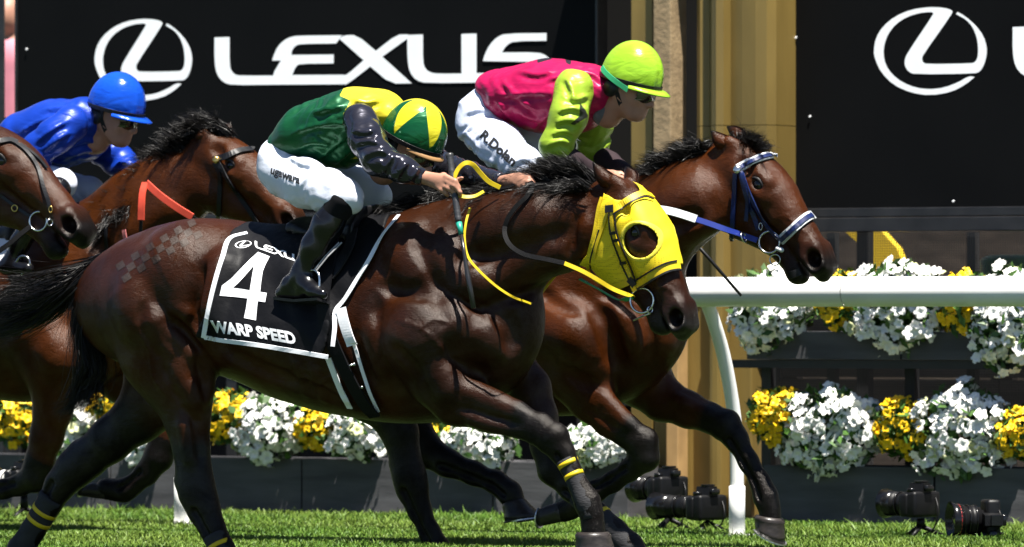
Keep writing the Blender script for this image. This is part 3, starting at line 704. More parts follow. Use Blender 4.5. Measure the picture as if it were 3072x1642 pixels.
def build_horse(name, label, Y0, mat_coat, torso, neck, poll, nose, legs, ears, h=0.009, strokes=(), group='galloping racehorses', jaw_open=0.0, headyaw=0.0, dark_front=None, light_muzzle=0.0):
    H = Horse(); H.Y0 = Y0
    T = []
    for u, top, bot, w in torso:
        s = pxm(u, Y0); T.append((P(u, (top + bot) / 2, Y0), (bot - top) / 2 / s, w))
    NK = [(P(u, v, Y0), r / pxm(u, Y0), w) for u, v, r, w in neck]
    pp = P(*poll, Y0); pn = P(*nose, Y0); L = np.linalg.norm(pn - pp); a = (pn - pp) / L; b = np.array([-a[2], 0, a[0]]); 
    if b[2] < 0: b = -b
    if b[0] < 0 and a[2] < 0: b = -b
    c = np.array([0, 1.0, 0])
    if headyaw:
        R = np.array(Matrix.Rotation(headyaw, 3, 'Z')); a = R @ a; b = R @ b; c = R @ c
    H.pp, H.a, H.b, H.c, H.L = pp, a, b, c, L
    def hd(x, y, z=0.0): return pp + L * (a * x + b * y + c * z)
    H.hd = hd
    LG = []
    for lg in legs:
        n = len(lg['pts']); ch = []
        for i, (u, v, r) in enumerate(lg['pts']):
            y = Y0 + lerp(lg['y'][0], lg['y'][1], min(1, i / (n * 0.6))); s = pxm(u, y)
            lat = lerp(lg.get('lat', (0.8, 0.85))[0], lg.get('lat', (0.8, 0.85))[1], i / (n - 1))
            ch.append((P(u, v, y), r / s, r / s * lat))
        LG.append(ch)
    allp = np.array([q[0] for q in T + NK] + [hd(1.05, -.1)] + [hd(0, .2)] + [q[0] for ch in LG for q in ch] + [P(*e, Y0) for e in ears])
    lo = allp.min(0) - [.32, 0, .12]; hi = allp.max(0) + [.22, 0, .12]
    for q in T: lo[2] = min(lo[2], q[0][2] - q[1] - .06); hi[2] = max(hi[2], q[0][2] + q[1] + .06)
    lo[1] = Y0 - .36; hi[1] = Y0 + .36
    F = Field(lo, hi, h); H.F = F
    F.chain(T, 0.05)
    F.chain(NK, 0.09)
    # head: skull, jaw, muzzle, chin, crest, nostril and mouth
    J = jaw_open
    sk = [(0, -.05, .12, .09), (.10, -.02, .125, .12), (.22, .0, .135, .14), (.34, .005, .135, .15), (.45, .005, .12, .125), (.58, -.015, .10, .10), (.72, -.035, .088, .088), (.86, -.06, .082, .088), (.95, -.075, .07, .085)]
    F.chain([(hd(x, y), r * L, w * L) for x, y, r, w in sk], 0.05)
    jw = [(.12, -.17, .15, .085), (.24, -.215, .165, .095), (.36, -.225, .145, .09), (.48, -.21, .11, .075), (.60, -.19 - J * .2, .08, .062), (.72, -.175 - J * .5, .062, .055), (.82, -.17 - J * .9, .055, .055), (.89, -.165 - J, .05, .055)]
    F.chain([(hd(x, y), r * L, w * L) for x, y, r, w in jw], 0.03)
    F.ell(hd(.86, -.195 - J), (.05 * L,) * 3, None, 0.025)
    F.seg(hd(.97, -.085), hd(1.0, -.115), .05 * L, .035 * L, .07 * L, .055 * L, .03)
    for sgn in (-1, 1):
        F.ell(hd(.25, -.20, sgn * .085), (.12 * L, .035 * L, .12 * L), np.array([a, c, b]), .05)                   # cheek
        F.seg(hd(.40, -.04, sgn * .125), hd(.62, -.085, sgn * .085), .022 * L, .016 * L, k=.03)                    # facial crest
        F.seg(hd(.24, .075, sgn * .115), hd(.36, .075, sgn * .13), .028 * L, .03 * L, k=.04)                       # brow
        F.ell(hd(.40, -.005, sgn * .135), (.05 * L, .025 * L, .04 * L), np.array([a, c, b]), .03)                  # lower lid
        F.ell(hd(.33, .028, sgn * .175), (.042 * L, .035 * L, .028 * L), np.array([a, c, b]), .02, sub=True)       # eye socket
        F.ell(hd(.19, .045, sgn * .145), (.05 * L, .03 * L, .03 * L), np.array([a, c, b]), .04, sub=True)          # hollow above eye
        F.seg(hd(.86, -.0, sgn * .068), hd(.965, -.05, sgn * .08), .036 * L, .036 * L, k=.03)                      # nostril wing
        F.seg(hd(.87, -.095, sgn * .082), hd(.96, -.10, sgn * .078), .026 * L, .026 * L, k=.03)
        M = np.array([a * .86 - b * .5, c * 1.0, a * .5 + b * .86])
        F.ell(hd(.92, -.052, sgn * .105), (.058 * L, .05 * L, .045 * L), M, .012, sub=True)                       # nostril opening
        F.ell(hd(.905, -.045, sgn * .075), (.042 * L, .055 * L, .030 * L), M, .008, sub=True)
        F.seg(hd(.76, -.115 - J * .3, sgn * .095), hd(.93, -.135 - J * .5, sgn * .085), .008 * L, .012 * L, k=.014, sub=True)   # mouth line
        F.seg(hd(.60, -.09, sgn * .115), hd(.76, -.10, sgn * .105), .014 * L, .014 * L, k=.03, sub=True)           # hollow above the lips
    if J > .02: F.seg(hd(.84, -.125 - J * .45), hd(1.02, -.15 - J * .6), J * .2 * L, J * .42 * L, .2 * L, .2 * L, k=.01, sub=True)
    for ch, lg in zip(LG, legs):
        F.chain(ch, lg.get('k', 0.035))
        for (i, du, dv, r) in lg.get('knobs', ()):
            q = ch[i][0]; s = pxm(lg['pts'][i][0], Y0)
            F.ell(P(lg['pts'][i][0] + du, lg['pts'][i][1] + dv, q[1]), (r / s, r / s * .8, r / s), None, .02)
    for ch, lg in zip(LG, legs):
        if 'joint' not in lg: continue
        kn, fe = lg['joint']; hind = lg.get('hind', False)
        def back(i):
            d = ch[min(i + 1, len(ch) - 1)][0] - ch[max(i - 1, 0)][0]; d = d / np.linalg.norm(d); return d, np.array([d[2], 0, -d[0]])
        d, bk = back(kn); r = ch[kn][1]
        if hind: F.seg(ch[kn][0] + bk * r * .75 - d * r * .9, ch[kn][0] + bk * r * .45 + d * r * .4, r * .38, r * .35, k=.02)
        else:
            F.ell(ch[kn][0] + bk * r * .78 - d * r * .1, (r * .36,) * 3, None, .018); F.ell(ch[kn][0] - bk * r * .35, (r * .72, r * .8, r * .72), None, .02)
        for i in range(kn + 1, fe):
            A, B = ch[i], ch[min(i + 1, fe)]; _, b1 = back(i); _, b2 = back(min(i + 1, fe))
            F.seg(A[0] + b1 * A[1] * .62, B[0] + b2 * B[1] * .62, A[1] * .40, B[1] * .40, k=.006)
            for sg in (-1, 1): F.seg(A[0] + b1 * A[1] * .22 + np.array([0, sg * A[2] * 1.02, 0]), B[0] + b2 * B[1] * .22 + np.array([0, sg * B[2] * 1.02, 0]), A[1] * .26, B[1] * .26, k=.010, sub=True)
        _, bk = back(fe); r = ch[fe][1]; F.ell(ch[fe][0] + bk * r * .62, (r * .52,) * 3, None, .014)
    for st in strokes:
        F.stroke(st[0], st[1] / 780.0, (st[2] if st[2] > 0 else st[2] * .72) / 780.0, (st[3] if len(st) > 3 else 20) * 1.15 / 780.0, mirror=Y0 if (len(st) > 4 and st[4]) else None)
    for sgn, e in zip((-1, 1), ears):
        tip = P(e[0], e[1], Y0 + sgn * .07); base = hd(.02, .05, sgn * .078); mid = lerp(base, tip, .42) + c * sgn * .010 + b * .006
        F.seg(base, lerp(base, mid, .5), .038, .030, .030, .024, .022)
    V, Q = F.mesh(2)
    # black points: lower legs, muzzle, ear tips
    pts = np.full(len(V), -1.0)
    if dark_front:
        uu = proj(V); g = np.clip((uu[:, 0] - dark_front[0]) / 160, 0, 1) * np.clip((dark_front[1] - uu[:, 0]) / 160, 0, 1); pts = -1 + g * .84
    for ch, lg in zip(LG, legs):
        kb = lg.get('black', 3)
        for i in range(kb, len(ch) - 1):
            A, B = ch[i][0], ch[i + 1][0]; d = B - A; t = np.clip(((V - A) @ d) / (d @ d), -0.6 if i == kb else 0, 1)
            dist = np.linalg.norm(V - A - t[:, None] * d, axis=1)
            fade = np.where(t < 0, t * 1.4 + .4, 1.0) if i == kb else 1.0
            pts = np.maximum(pts, np.where(dist < max(ch[i][1], ch[i + 1][1]) * 1.6 + .01, fade, -1))
    al = ((V - pp) @ a) / L; bl = ((V - pp) @ b) / L
    mz = (al - .80) * 5 - bl * 2.0 - .35 + light_muzzle
    pts = np.maximum(pts, np.where((al > .6) & (al < 1.2) & (np.abs(bl) < .4), np.clip(mz, -1, .9), -1))
    cl = np.abs((V - pp) @ c) / L
    for sgn in (-1, 1):
        e = np.linalg.norm(V - hd(.34, .02, sgn * .15), axis=1) / L
        pts = np.maximum(pts, np.clip(.1 - e * 12, -1, .3))
    g = P(np.mean([t[0] for t in torso]), 1700, Y0); g[2] = 0
    root = thing(name, g, label, 'horse', group); H.root = root
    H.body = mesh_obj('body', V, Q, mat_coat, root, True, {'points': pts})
    for sgn in (-1, 1):
        mb = MB(); bm = bmesh.new(); bmesh.ops.create_uvsphere(bm, u_segments=16, v_segments=10, radius=.046 * L)
        ce = hd(.335, .022, sgn * .119)
        for w in bm.verts: w.co += Vector(ce)
        mb.bm(bm); mb.obj('eye', EYE, root, True)
        lid = [hd(.335 + .056 * math.cos(t), .018 + .036 * math.sin(t) + .004, sgn * (.150 + .006 * math.sin(t))) for t in np.linspace(.15, math.pi - .1, 9)]
        MB().tube(lid, np.array([.3, .8, 1, 1.1, 1.1, 1.1, 1, .8, .3]) * .012 * L, 6).obj('eyelid', MATS['dark_skin'], root, True)
        lid = [hd(.335 + .054 * math.cos(t), .016 + .026 * math.sin(t), sgn * (.150 - .004 * math.sin(t))) for t in np.linspace(math.pi + .1, 2 * math.pi - .1, 9)]
        MB().tube(lid, np.array([.3, .8, 1, 1, 1, 1, 1, .8, .3]) * .009 * L, 6).obj('eyelid', MATS['dark_skin'], root, True)
    for sgn, e in zip((-1, 1), ears):
        tip = P(e[0], e[1], Y0 + sgn * .07); base = hd(.02, .05, sgn * .078); ax = tip - base; Le = np.linalg.norm(ax); ax = ax / Le
        out = np.array([0, sgn, 0.]) - ax * ax[1] * sgn; out /= np.linalg.norm(out); sd = np.cross(ax, out); EV = []; EP = []; n = 14; st = [(-.12, .024), (.05, .033), (.22, .038), (.42, .038), (.6, .032), (.76, .023), (.89, .012), (.97, .005), (1.0, .001)]
        for t, w in st:
            c0 = base + ax * Le * t + sd * (-.012 * math.sin(t * 3.1)) + out * .006 * math.sin(t * 3.1)
            for k in range(n):
                th = 2 * math.pi * k / n; cu = .62 * math.sin(th) - (.34 * math.cos(th) ** 2 if math.sin(th) > 0 else -.1)
                EV.append(c0 + sd * w * math.cos(th) + out * w * cu); EP.append(-.6 + 1.5 * max(0, t - .55) * 2)
        EF = [(i * n + k, i * n + (k + 1) % n, (i + 1) * n + (k + 1) % n, (i + 1) * n + k) for i in range(len(st) - 1) for k in range(n)]
        mesh_obj('ear', EV, EF, mat_coat, root, True, {'points': np.array(EP)})
    H.LG = LG
    for lg in legs:
        if 'hoof' in lg:
            cf, cb, toe, heel = lg['hoof']; y = Y0 + lg['y'][1]
            build_hoof(P(*cf, y), P(*cb, y), P(*toe, y), P(*heel, y), root, lg.get('shoe', True))
    return H
mat('dark_skin', (0.013, 0.010, 0.009), 0.5, 0.5, var=.3, vscale=60, bump=(200, .4, .002))
SHOE = mat('racing_plate', (0.6, 0.6, 0.6), 0.35, .5, 1.0, var=.2)
def build_hoof(cf, cb, toe, heel, root, shoe=True):
    V = []; n = 18; K = 5
    w0 = np.linalg.norm(cf - cb) * .47; w1 = np.linalg.norm(toe - heel) * .47
    def ringp(f, bk, w, sc=1.0, lift=np.zeros(3)):
        c = (f + bk) / 2; ax = (f - bk) / 2
        out = []
        for i in range(n):
            t = 2 * math.pi * i / n; q = c + ax * math.cos(t) * sc + np.array([0, 1, 0]) * w * math.sin(t) * sc * (1.06 if math.cos(t) > -.3 else .95) + lift
            out.append(q)
        return out
    up = (cf + cb) / 2 - (toe + heel) / 2; up = up / np.linalg.norm(up)
    rings = [ringp(cf, cb, w0, .90, up * .012), ringp(cf, cb, w0, 1.04)]
    for k in (0.12, .4, .7, 1.0): rings.append(ringp(lerp(cf, toe, k), lerp(cb, heel, k), lerp(w0, w1, k) * (1.0 - .03 * math.sin(k * 3.14))))
    rings.append(ringp(toe, heel, w1, .82, up * .004))
    V = np.array(rings).reshape(-1, 3); m = len(rings)
    Fc = [(i * n + k, i * n + (k + 1) % n, (i + 1) * n + (k + 1) % n, (i + 1) * n + k) for i in range(m - 1) for k in range(n)]
    Fc += [tuple(range(n))[::-1], tuple((m - 1) * n + k for k in range(n))]
    hf = mesh_obj('hoof', V, Fc, HOOF, root, True)
    if shoe:
        c = (toe + heel) / 2; ax = (toe - heel) / 2; pts = []
        for i in range(19):
            t = lerp(-2.5, 2.5, i / 18); pts.append(c + ax * math.cos(t) * .97 + np.array([0, 1, 0]) * w1 * math.sin(t) * .99 - up * .002)
        MB().strap(pts, -up, .016, .006).obj('horseshoe', SHOE, hf)

BAY1 = coat_material('bay_coat_dark', (0.0235, 0.0058, 0.0009))
BAY2 = coat_material('bay_coat_red', (0.034, 0.0083, 0.0012))
BAY3 = coat_material('bay_coat_bright', (0.044, 0.0115, 0.0018))
BAY4 = coat_material('bay_coat_brown', (0.028, 0.0072, 0.0014))

# ---- the horse with the yellow hood
H1 = build_horse('racehorse', 'dark bay racehorse in a yellow hood, nearest the viewer, carrying number 4', 0.0, BAY1,
    torso=[(338, 800, 1030, .13), (395, 735, 1085, .20), (480, 692, 1120, .245), (580, 666, 1120, .262), (680, 668, 1105, .262), (780, 686, 1148, .268),
           (900, 696, 1200, .282), (1010, 694, 1232, .285), (1120, 672, 1252, .272), (1220, 650, 1262, .245), (1320, 655, 1255, .215), (1395, 690, 1215, .19), (1432, 762, 1152, .16), (1452, 860, 1065, .12)],
    neck=[(1240, 850, 190, .20), (1360, 795, 182, .165), (1470, 742, 154, .13), (1592, 704, 126, .108), (1704, 674, 108, .092), (1798, 660, 96, .082)],
    poll=(1852, 570), nose=(2088, 975),
    legs=[
        dict(pts=[(1290, 1030, 150), (1325, 1120, 110), (1371, 1191, 84), (1476, 1236, 60), (1556, 1263, 47), (1615, 1289, 43), (1660, 1318, 44), (1690, 1362, 33), (1714, 1410, 26), (1740, 1465, 28), (1763, 1508, 36), (1776, 1548, 30), (1780, 1590, 30), (1782, 1625, 34)],
             joint=(6, 10), y=(-.17, -.13), lat=(.62, .85), black=4, hoof=((1826, 1606), (1732, 1606), (1850, 1690), (1732, 1690)), knobs=((5, 10, -18, 30), (6, 8, -10, 34))),
        dict(pts=[(1480, 1060, 110), (1540, 1095, 62), (1590, 1165, 62), (1618, 1250, 54), (1640, 1340, 46), (1662, 1408, 46), (1712, 1466, 33), (1786, 1536, 31), (1845, 1594, 34), (1890, 1640, 38), (1925, 1685, 30), (1950, 1712, 34)],
             joint=(5, 9), y=(.15, .13), lat=(.75, .85), black=4, hoof=((1980, 1690), (1915, 1735), (2030, 1730), (1950, 1790))),
        dict(pts=[(470, 930, 190), (505, 1050, 160), (535, 1140, 118), (556, 1210, 82), (563, 1270, 68), (574, 1345, 56), (582, 1420, 54), (592, 1478, 56), (612, 1530, 48), (638, 1588, 37), (664, 1645, 36), (700, 1705, 40), (735, 1735, 30)],
             joint=(7, 11), hind=True, y=(-.14, -.12), lat=(.62, .8), black=5, knobs=((7, -38, -28, 26),), hoof=((770, 1730), (730, 1770), (800, 1775), (740, 1800))),
        dict(pts=[(500, 960, 170), (500, 1080, 140), (470, 1180, 110), (420, 1245, 80), (330, 1320, 66), (262, 1376, 58), (222, 1408, 56), (180, 1456, 45), (146, 1514, 37), (100, 1590, 35), (62, 1650, 38), (30, 1700, 30), (5, 1725, 34)],
             joint=(6, 10), hind=True, y=(.14, .12), lat=(.62, .8), black=3, hoof=((20, 1745), (-30, 1715), (10, 1790), (-50, 1770))),
    ],
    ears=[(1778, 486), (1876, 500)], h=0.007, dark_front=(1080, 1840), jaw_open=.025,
    strokes=[
        # near hindquarter
        ([(664, 770), (658, 810), (648, 860), (638, 910), (630, 960)], 46, 15, 30), ([(604, 800), (594, 860), (580, 930), (596, 1000)], 30, -11, 24), ([(562, 830), (545, 890), (540, 950)], 40, 9, 26),
        ([(575, 720), (520, 760), (470, 800)], 110, 9, 60), ([(380, 850), (400, 930), (440, 1010)], 70, 10, 46),
        ([(425, 920), (440, 985), (480, 1045), (540, 1095), (590, 1150)], 18, -9, 16), ([(450, 940), (470, 1010), (515, 1060), (570, 1110)], 34, 9, 22),
        ([(545, 930), (580, 970), (604, 1020)], 20, 8, 14), ([(520, 955), (560, 1000), (600, 1050)], 12, -6, 12), ([(500, 985), (545, 1030), (592, 1080)], 18, 6, 14), ([(575, 960), (600, 990)], 9, -5, 10),
        ([(490, 1100), (530, 1160), (560, 1220), (575, 1290)], 14, -7, 14), ([(530, 1100), (570, 1160), (592, 1230)], 30, 9, 20), ([(592, 1080), (612, 1130), (616, 1200)], 16, -6, 14), ([(608, 1070), (624, 1130), (626, 1200)], 18, 8, 14),
        ([(545, 1250), (560, 1330), (575, 1400)], 20, 7, 14), ([(590, 1240), (596, 1320), (600, 1390)], 12, -6, 12),
        # flank, belly line and ribs
        ([(640, 960), (655, 1010), (656, 1070)], 34, -11, 30), ([(690, 1060), (780, 1105), (880, 1145), (990, 1185)], 26, -6, 26), ([(880, 1070), (905, 1130), (920, 1180)], 16, 3.5, 16), ([(930, 1090), (955, 1150), (970, 1195)], 16, 3.5, 16),
        ([(1060, 1010), (1090, 1090), (1115, 1160)], 22, -5, 22), ([(1100, 960), (1130, 1050), (1155, 1130)], 26, 6, 24), ([(1130, 900), (1160, 990), (1185, 1070)], 18, -5, 18),
        # shoulder blade, triceps, breast
        ([(1190, 690), (1228, 770), (1275, 860)], 70, 12, 40), ([(1250, 720), (1300, 800), (1350, 890)], 24, -9, 22), ([(1300, 720), (1360, 800), (1420, 880)], 60, 8, 40),
        ([(1190, 930), (1240, 990), (1290, 1050)], 110, 15, 46), ([(1300, 880), (1338, 950), (1352, 1030), (1334, 1110)], 20, -11, 18), ([(1150, 860), (1220, 880), (1290, 890)], 18, -7, 22), ([(1180, 1040), (1230, 1090), (1290, 1150)], 20, -8, 20),
        ([(1370, 940), (1420, 1000), (1440, 1070)], 64, 15, 30), ([(1400, 900), (1450, 930), (1490, 980)], 16, -8, 16), ([(1450, 960), (1480, 1020), (1485, 1080)], 40, 10, 26), ([(1360, 1090), (1400, 1108), (1445, 1130)], 18, -10, 16), ([(1300, 1110), (1330, 1150), (1350, 1200)], 40, 10, 26),
        # neck: jugular groove, long neck muscle, crest
        ([(1770, 822), (1660, 842), (1550, 880), (1460, 918)], 20, -10, 20), ([(1740, 770), (1620, 790), (1500, 830), (1400, 860)], 50, 10, 34), ([(1700, 690), (1580, 710), (1460, 750), (1370, 790)], 22, -7, 26), ([(1420, 690), (1540, 650), (1660, 620)], 70, 9, 50),
        ([(1735, 640), (1725, 710), (1712, 780)], 14, -6, 14), ([(1755, 650), (1748, 720), (1738, 790)], 18, 6, 16), ([(1500, 930), (1535, 990), (1530, 1050)], 24, -8, 24),
        # forearm
        ([(1190, 960), (1260, 985), (1320, 1040), (1350, 1100)], 6, 3, 5), ([(1260, 985), (1300, 960), (1350, 970)], 5, 2.6, 5), ([(880, 1120), (960, 1150), (1040, 1190), (1110, 1215)], 6, 3, 5), ([(960, 1150), (1000, 1130)], 5, 2.5, 5),
        ([(420, 1000), (450, 1060), (460, 1130), (500, 1190)], 6, 3, 5), ([(1960, 880), (1990, 860), (2020, 880), (2040, 920)], 5, 2.6, 4), ([(1990, 860), (2000, 830)], 4, 2.4, 4), ([(1400, 1130), (1440, 1170), (1520, 1215), (1600, 1250)], 5, 2.6, 4),
        ([(560, 1230), (570, 1300), (575, 1370)], 6, 3, 5), ([(1380, 880), (1450, 930), (1480, 1000)], 6, 2.6, 5),
        ([(1390, 1160), (1480, 1200), (1570, 1240)], 26, 6, 20), ([(1370, 1220), (1470, 1255), (1560, 1275)], 10, -5, 12), ([(1380, 1250), (1470, 1280), (1540, 1295)], 18, 4, 16),
    ])

# ---- the horse in the blue bridle
H2 = build_horse('racehorse', 'bay racehorse in a blue and white bridle, its head furthest forward', 1.56, BAY2,
    torso=[(800, 800, 1010, .13), (855, 735, 1065, .20), (940, 690, 1090, .245), (1040, 668, 1090, .262), (1140, 668, 1085, .262), (1240, 680, 1125, .268),
           (1350, 690, 1170, .28), (1460, 690, 1205, .282), (1570, 668, 1230, .27), (1670, 640, 1240, .24), (1760, 640, 1232, .21), (1840, 680, 1190, .185), (1892, 770, 1120, .15), (1915, 850, 1060, .11)],
    neck=[(1700, 850, 190, .20), (1808, 785, 182, .165), (1902, 716, 154, .13), (1998, 648, 126, .108), (2088, 592, 110, .092), (2162, 556, 98, .082)],
    poll=(2196, 452), nose=(2505, 790),
    legs=[
        dict(pts=[(1700, 1020, 140), (1730, 1110, 105), (1770, 1190, 72), (1830, 1258, 52), (1880, 1295, 44), (1926, 1330, 45), (1934, 1372, 40), (1890, 1410, 30), (1840, 1445, 28), (1785, 1475, 30), (1745, 1500, 34), (1715, 1525, 28), (1690, 1535, 32)],
             joint=(6, 10), y=(-.17, -.12), lat=(.62, .85), black=4, hoof=((1690, 1565), (1680, 1505), (1620, 1580), (1630, 1520)), knobs=((5, 14, -10, 34),)),
        dict(pts=[(1880, 1060, 120), (1925, 1130, 92), (1985, 1195, 66), (2066, 1230, 52), (2130, 1254, 42), (2178, 1278, 42), (2208, 1316, 34), (2246, 1386, 28), (2280, 1445, 28), (2298, 1492, 34), (2310, 1532, 27), (2312, 1562, 33)],
             joint=(5, 9), y=(.15, .12), lat=(.7, .85), black=4, hoof=((2349, 1566), (2268, 1552), (2350, 1634), (2270, 1580)), knobs=((5, 6, -14, 32),)),
        dict(pts=[(960, 950, 170), (1040, 1080, 140), (1110, 1160, 105), (1170, 1230, 72), (1200, 1300, 56), (1215, 1370, 46), (1228, 1428, 50), (1238, 1470, 46), (1258, 1530, 34), (1290, 1600, 30), (1318, 1650, 34), (1340, 1690, 28)],
             joint=(6, 10), hind=True, y=(-.13, -.11), lat=(.62, .8), black=2, knobs=((6, -8, -8, 34),), hoof=((1375, 1690), (1320, 1700), (1400, 1735), (1320, 1735))),
        dict(pts=[(1000, 950, 170), (1100, 1070, 140), (1180, 1170, 100), (1222, 1240, 62), (1246, 1300, 54), (1278, 1350, 50), (1340, 1388, 40), (1420, 1420, 33), (1490, 1448, 32), (1530, 1480, 34), (1548, 1510, 30)],
             joint=(5, 9), hind=True, y=(.13, .12), lat=(.62, .8), black=4, hoof=((1572, 1498), (1512, 1524), (1624, 1552), (1520, 1564))),
    ],
    ears=[(2132, 392), (2180, 380)], h=0.0075, jaw_open=.05,
    strokes=[
        ([(1780, 960), (1820, 990), (1850, 1050), (1880, 1100)], 6, 3, 5), ([(1640, 1000), (1680, 1040), (1690, 1090)], 6, 3, 5), ([(2380, 700), (2410, 690), (2440, 720), (2450, 760)], 5, 2.6, 4), ([(2350, 640), (2380, 670), (2390, 700)], 5, 2.6, 4), ([(1820, 1190), (1870, 1250), (1920, 1300)], 5, 2.6, 4),
        ([(1690, 990), (1750, 1040), (1790, 1100)], 76, 15, 34), ([(1640, 950), (1690, 1000)], 80, 10, 44), ([(1840, 920), (1895, 990), (1925, 1070)], 60, 12, 34), ([(1620, 880), (1680, 920), (1740, 940)], 18, -7, 20), ([(1800, 880), (1850, 900), (1900, 940)], 16, -8, 16),
        ([(1770, 930), (1830, 1000), (1850, 1090)], 24, -8, 26), ([(1700, 1110), (1740, 1140), (1780, 1150)], 20, -8, 22), ([(1800, 1180), (1860, 1240), (1910, 1280)], 20, 6, 18), ([(1770, 1230), (1840, 1285)], 9, -5, 12),
        ([(1990, 640), (2060, 610), (2130, 590)], 70, 8, 50), ([(2000, 760), (2080, 700), (2150, 660)], 36, 7, 36), ([(1960, 700), (2040, 670), (2110, 650)], 20, -5, 26),
        ([(1960, 900), (1990, 990), (1990, 1070)], 36, 9, 30), ([(1930, 900), (1950, 1000), (1950, 1080)], 16, -7, 18), ([(2010, 1190), (2080, 1220), (2150, 1250)], 18, 5, 16),
    ])

# ---- the horse behind on the left, its rider in blue
H3 = build_horse('racehorse', 'bright bay racehorse with coral red reins, behind the leading pair', 2.05, BAY3,
    torso=[(-760, 830, 1020, .13), (-690, 745, 1075, .20), (-600, 712, 1095, .245), (-500, 700, 1095, .262), (-380, 700, 1100, .265), (-260, 705, 1130, .275), (-140, 705, 1165, .28), (-30, 690, 1190, .27), (70, 665, 1200, .245),
           (170, 660, 1190, .215), (265, 690, 1150, .185), (335, 770, 1080, .15), (370, 840, 1030, .11)],
    neck=[(110, 860, 165, .19), (240, 802, 164, .155), (330, 738, 146, .125), (425, 645, 138, .108), (510, 580, 116, .092), (590, 540, 98, .082)],
    poll=(622, 426), nose=(918, 668),
    legs=[
        dict(pts=[(120, 1010, 130), (150, 1080, 105), (165, 1150, 82), (158, 1230, 62), (140, 1310, 52), (118, 1385, 44), (104, 1430, 42), (60, 1455, 30), (10, 1468, 27), (-50, 1470, 28), (-90, 1465, 32)],
             joint=(6, 10), y=(-.17, -.12), lat=(.62, .85), black=5),
        dict(pts=[(300, 1060, 110), (380, 1130, 85), (460, 1195, 62), (500, 1260, 50), (492, 1320, 42), (474, 1372, 42), (440, 1420, 34), (400, 1455, 28), (372, 1472, 32), (340, 1470, 28), (316, 1466, 32)],
             joint=(5, 8), y=(.15, .12), lat=(.7, .85), black=4, hoof=((322, 1500), (330, 1448), (240, 1488), (264, 1448))),
        dict(pts=[(-640, 960, 160), (-560, 1080, 130), (-520, 1200, 80), (-540, 1330, 56), (-600, 1420, 50), (-560, 1520, 34), (-530, 1590, 34)], y=(-.13, -.11), lat=(.62, .8), black=3),
        dict(pts=[(-600, 960, 160), (-500, 1080, 130), (-440, 1200, 80), (-430, 1330, 56), (-480, 1420, 50), (-400, 1510, 34), (-350, 1580, 34)], y=(.13, .11), lat=(.62, .8), black=3),
    ],
    ears=[(598, 384), (692, 366)], h=0.0105,
    strokes=[([(150, 1010), (190, 1060), (200, 1120)], 60, 9, 40), ([(360, 800), (300, 740), (260, 690)], 20, -6, 26), ([(420, 700), (500, 640)], 50, 8, 40)])

# ---- the horse whose head comes in at the left edge
H4 = build_horse('racehorse', 'brown racehorse in a black bridle, only its head in view at the left', 0.80, BAY4,
    torso=[(-1480, 840, 1030, .13), (-1400, 750, 1100, .22), (-1200, 705, 1120, .265), (-1000, 700, 1170, .28), (-800, 690, 1230, .27), (-650, 670, 1240, .23), (-520, 720, 1180, .18), (-430, 830, 1060, .12)],
    neck=[(-690, 850, 190, .20), (-560, 780, 185, .165), (-450, 700, 165, .13), (-340, 630, 145, .108), (-230, 575, 122, .092), (-140, 540, 104, .082)],
    poll=(-78, 402), nose=(276, 680),
    legs=[
        dict(pts=[(-640, 1050, 130), (-600, 1170, 80), (-500, 1260, 50), (-400, 1330, 44), (-360, 1420, 28), (-330, 1500, 34)], y=(-.16, -.12), black=3),
        dict(pts=[(-560, 1050, 130), (-520, 1180, 80), (-480, 1300, 50), (-460, 1380, 44), (-560, 1440, 28), (-620, 1440, 34)], y=(.16, .12), black=3),
        dict(pts=[(-1350, 980, 170), (-1300, 1150, 110), (-1260, 1290, 60), (-1290, 1420, 50), (-1220, 1540, 34), (-1180, 1610, 36)], y=(-.13, -.11), black=3),
        dict(pts=[(-1320, 980, 170), (-1220, 1150, 110), (-1140, 1290, 60), (-1160, 1420, 50), (-1060, 1530, 34), (-1010, 1600, 36)], y=(.13, .11), black=3)],
    ears=[(-110, 330), (-60, 322)], h=0.0105, jaw_open=.07)
# ------------------------------------------------------------------ tack, manes, tails
def strap_on(F, uv, width, thick, material, name, parent, iso=0.004, fallY=0.0, n=5, closed=False):
    uv = catmull(uv, n) if len(uv) > 2 else np.array(uv, float)
    p, hit = F.cast(uv, iso, fallY); nr = F.normal(p)
    return MB().strap(p, nr, width, thick).obj(name, material, parent)
def hang(uvy, width, thick, material, name, parent, nrm=(0, -1, 0), n=8, F=None):
    """strap hanging free in the air through points (u, v, y); kept clear of the body F where it would sink in"""
    uvy = catmull(uvy, n); p = np.array([P(u, v, y) for u, v, y in uvy])
    if F is not None:
        q, hit = F.cast(uvy[:, :2], .014); p = np.where((hit & (uvy[:, 2] > q[:, 1]))[:, None], q, p)
    return MB().strap(p, np.array(nrm, float), width, thick).obj(name, material, parent)
YELLOW = mat('yellow_webbing', (.52, .37, .006), .5, .35, var=.06, vscale=30)
BLACKL = mat('black_leather', (.007, .007, .008), .42, .3, var=.3, vscale=40, bump=(160, .3, .001))
RUBBER = mat('black_rubber', (.004, .004, .0045), .6, .10, var=.2, vscale=60, bump=(500, .6, .002))
CLOTHB = mat('black_cloth', (.0045, .0045, .0055), .55, .12, var=.2, vscale=8, bump=(22, .35, .01))
CLOTHW = mat('white_cloth', (.68, .69, .72), .65, .3, var=.03, vscale=8, bump=(40, .15, .003))
BLUEL = mat('blue_leather', (.004, .011, .06), .35, .5, var=.2, vscale=30, bump=(160, .2, .001))
WHITEL = mat('white_leather', (.62, .63, .64), .4, .4, var=.03)
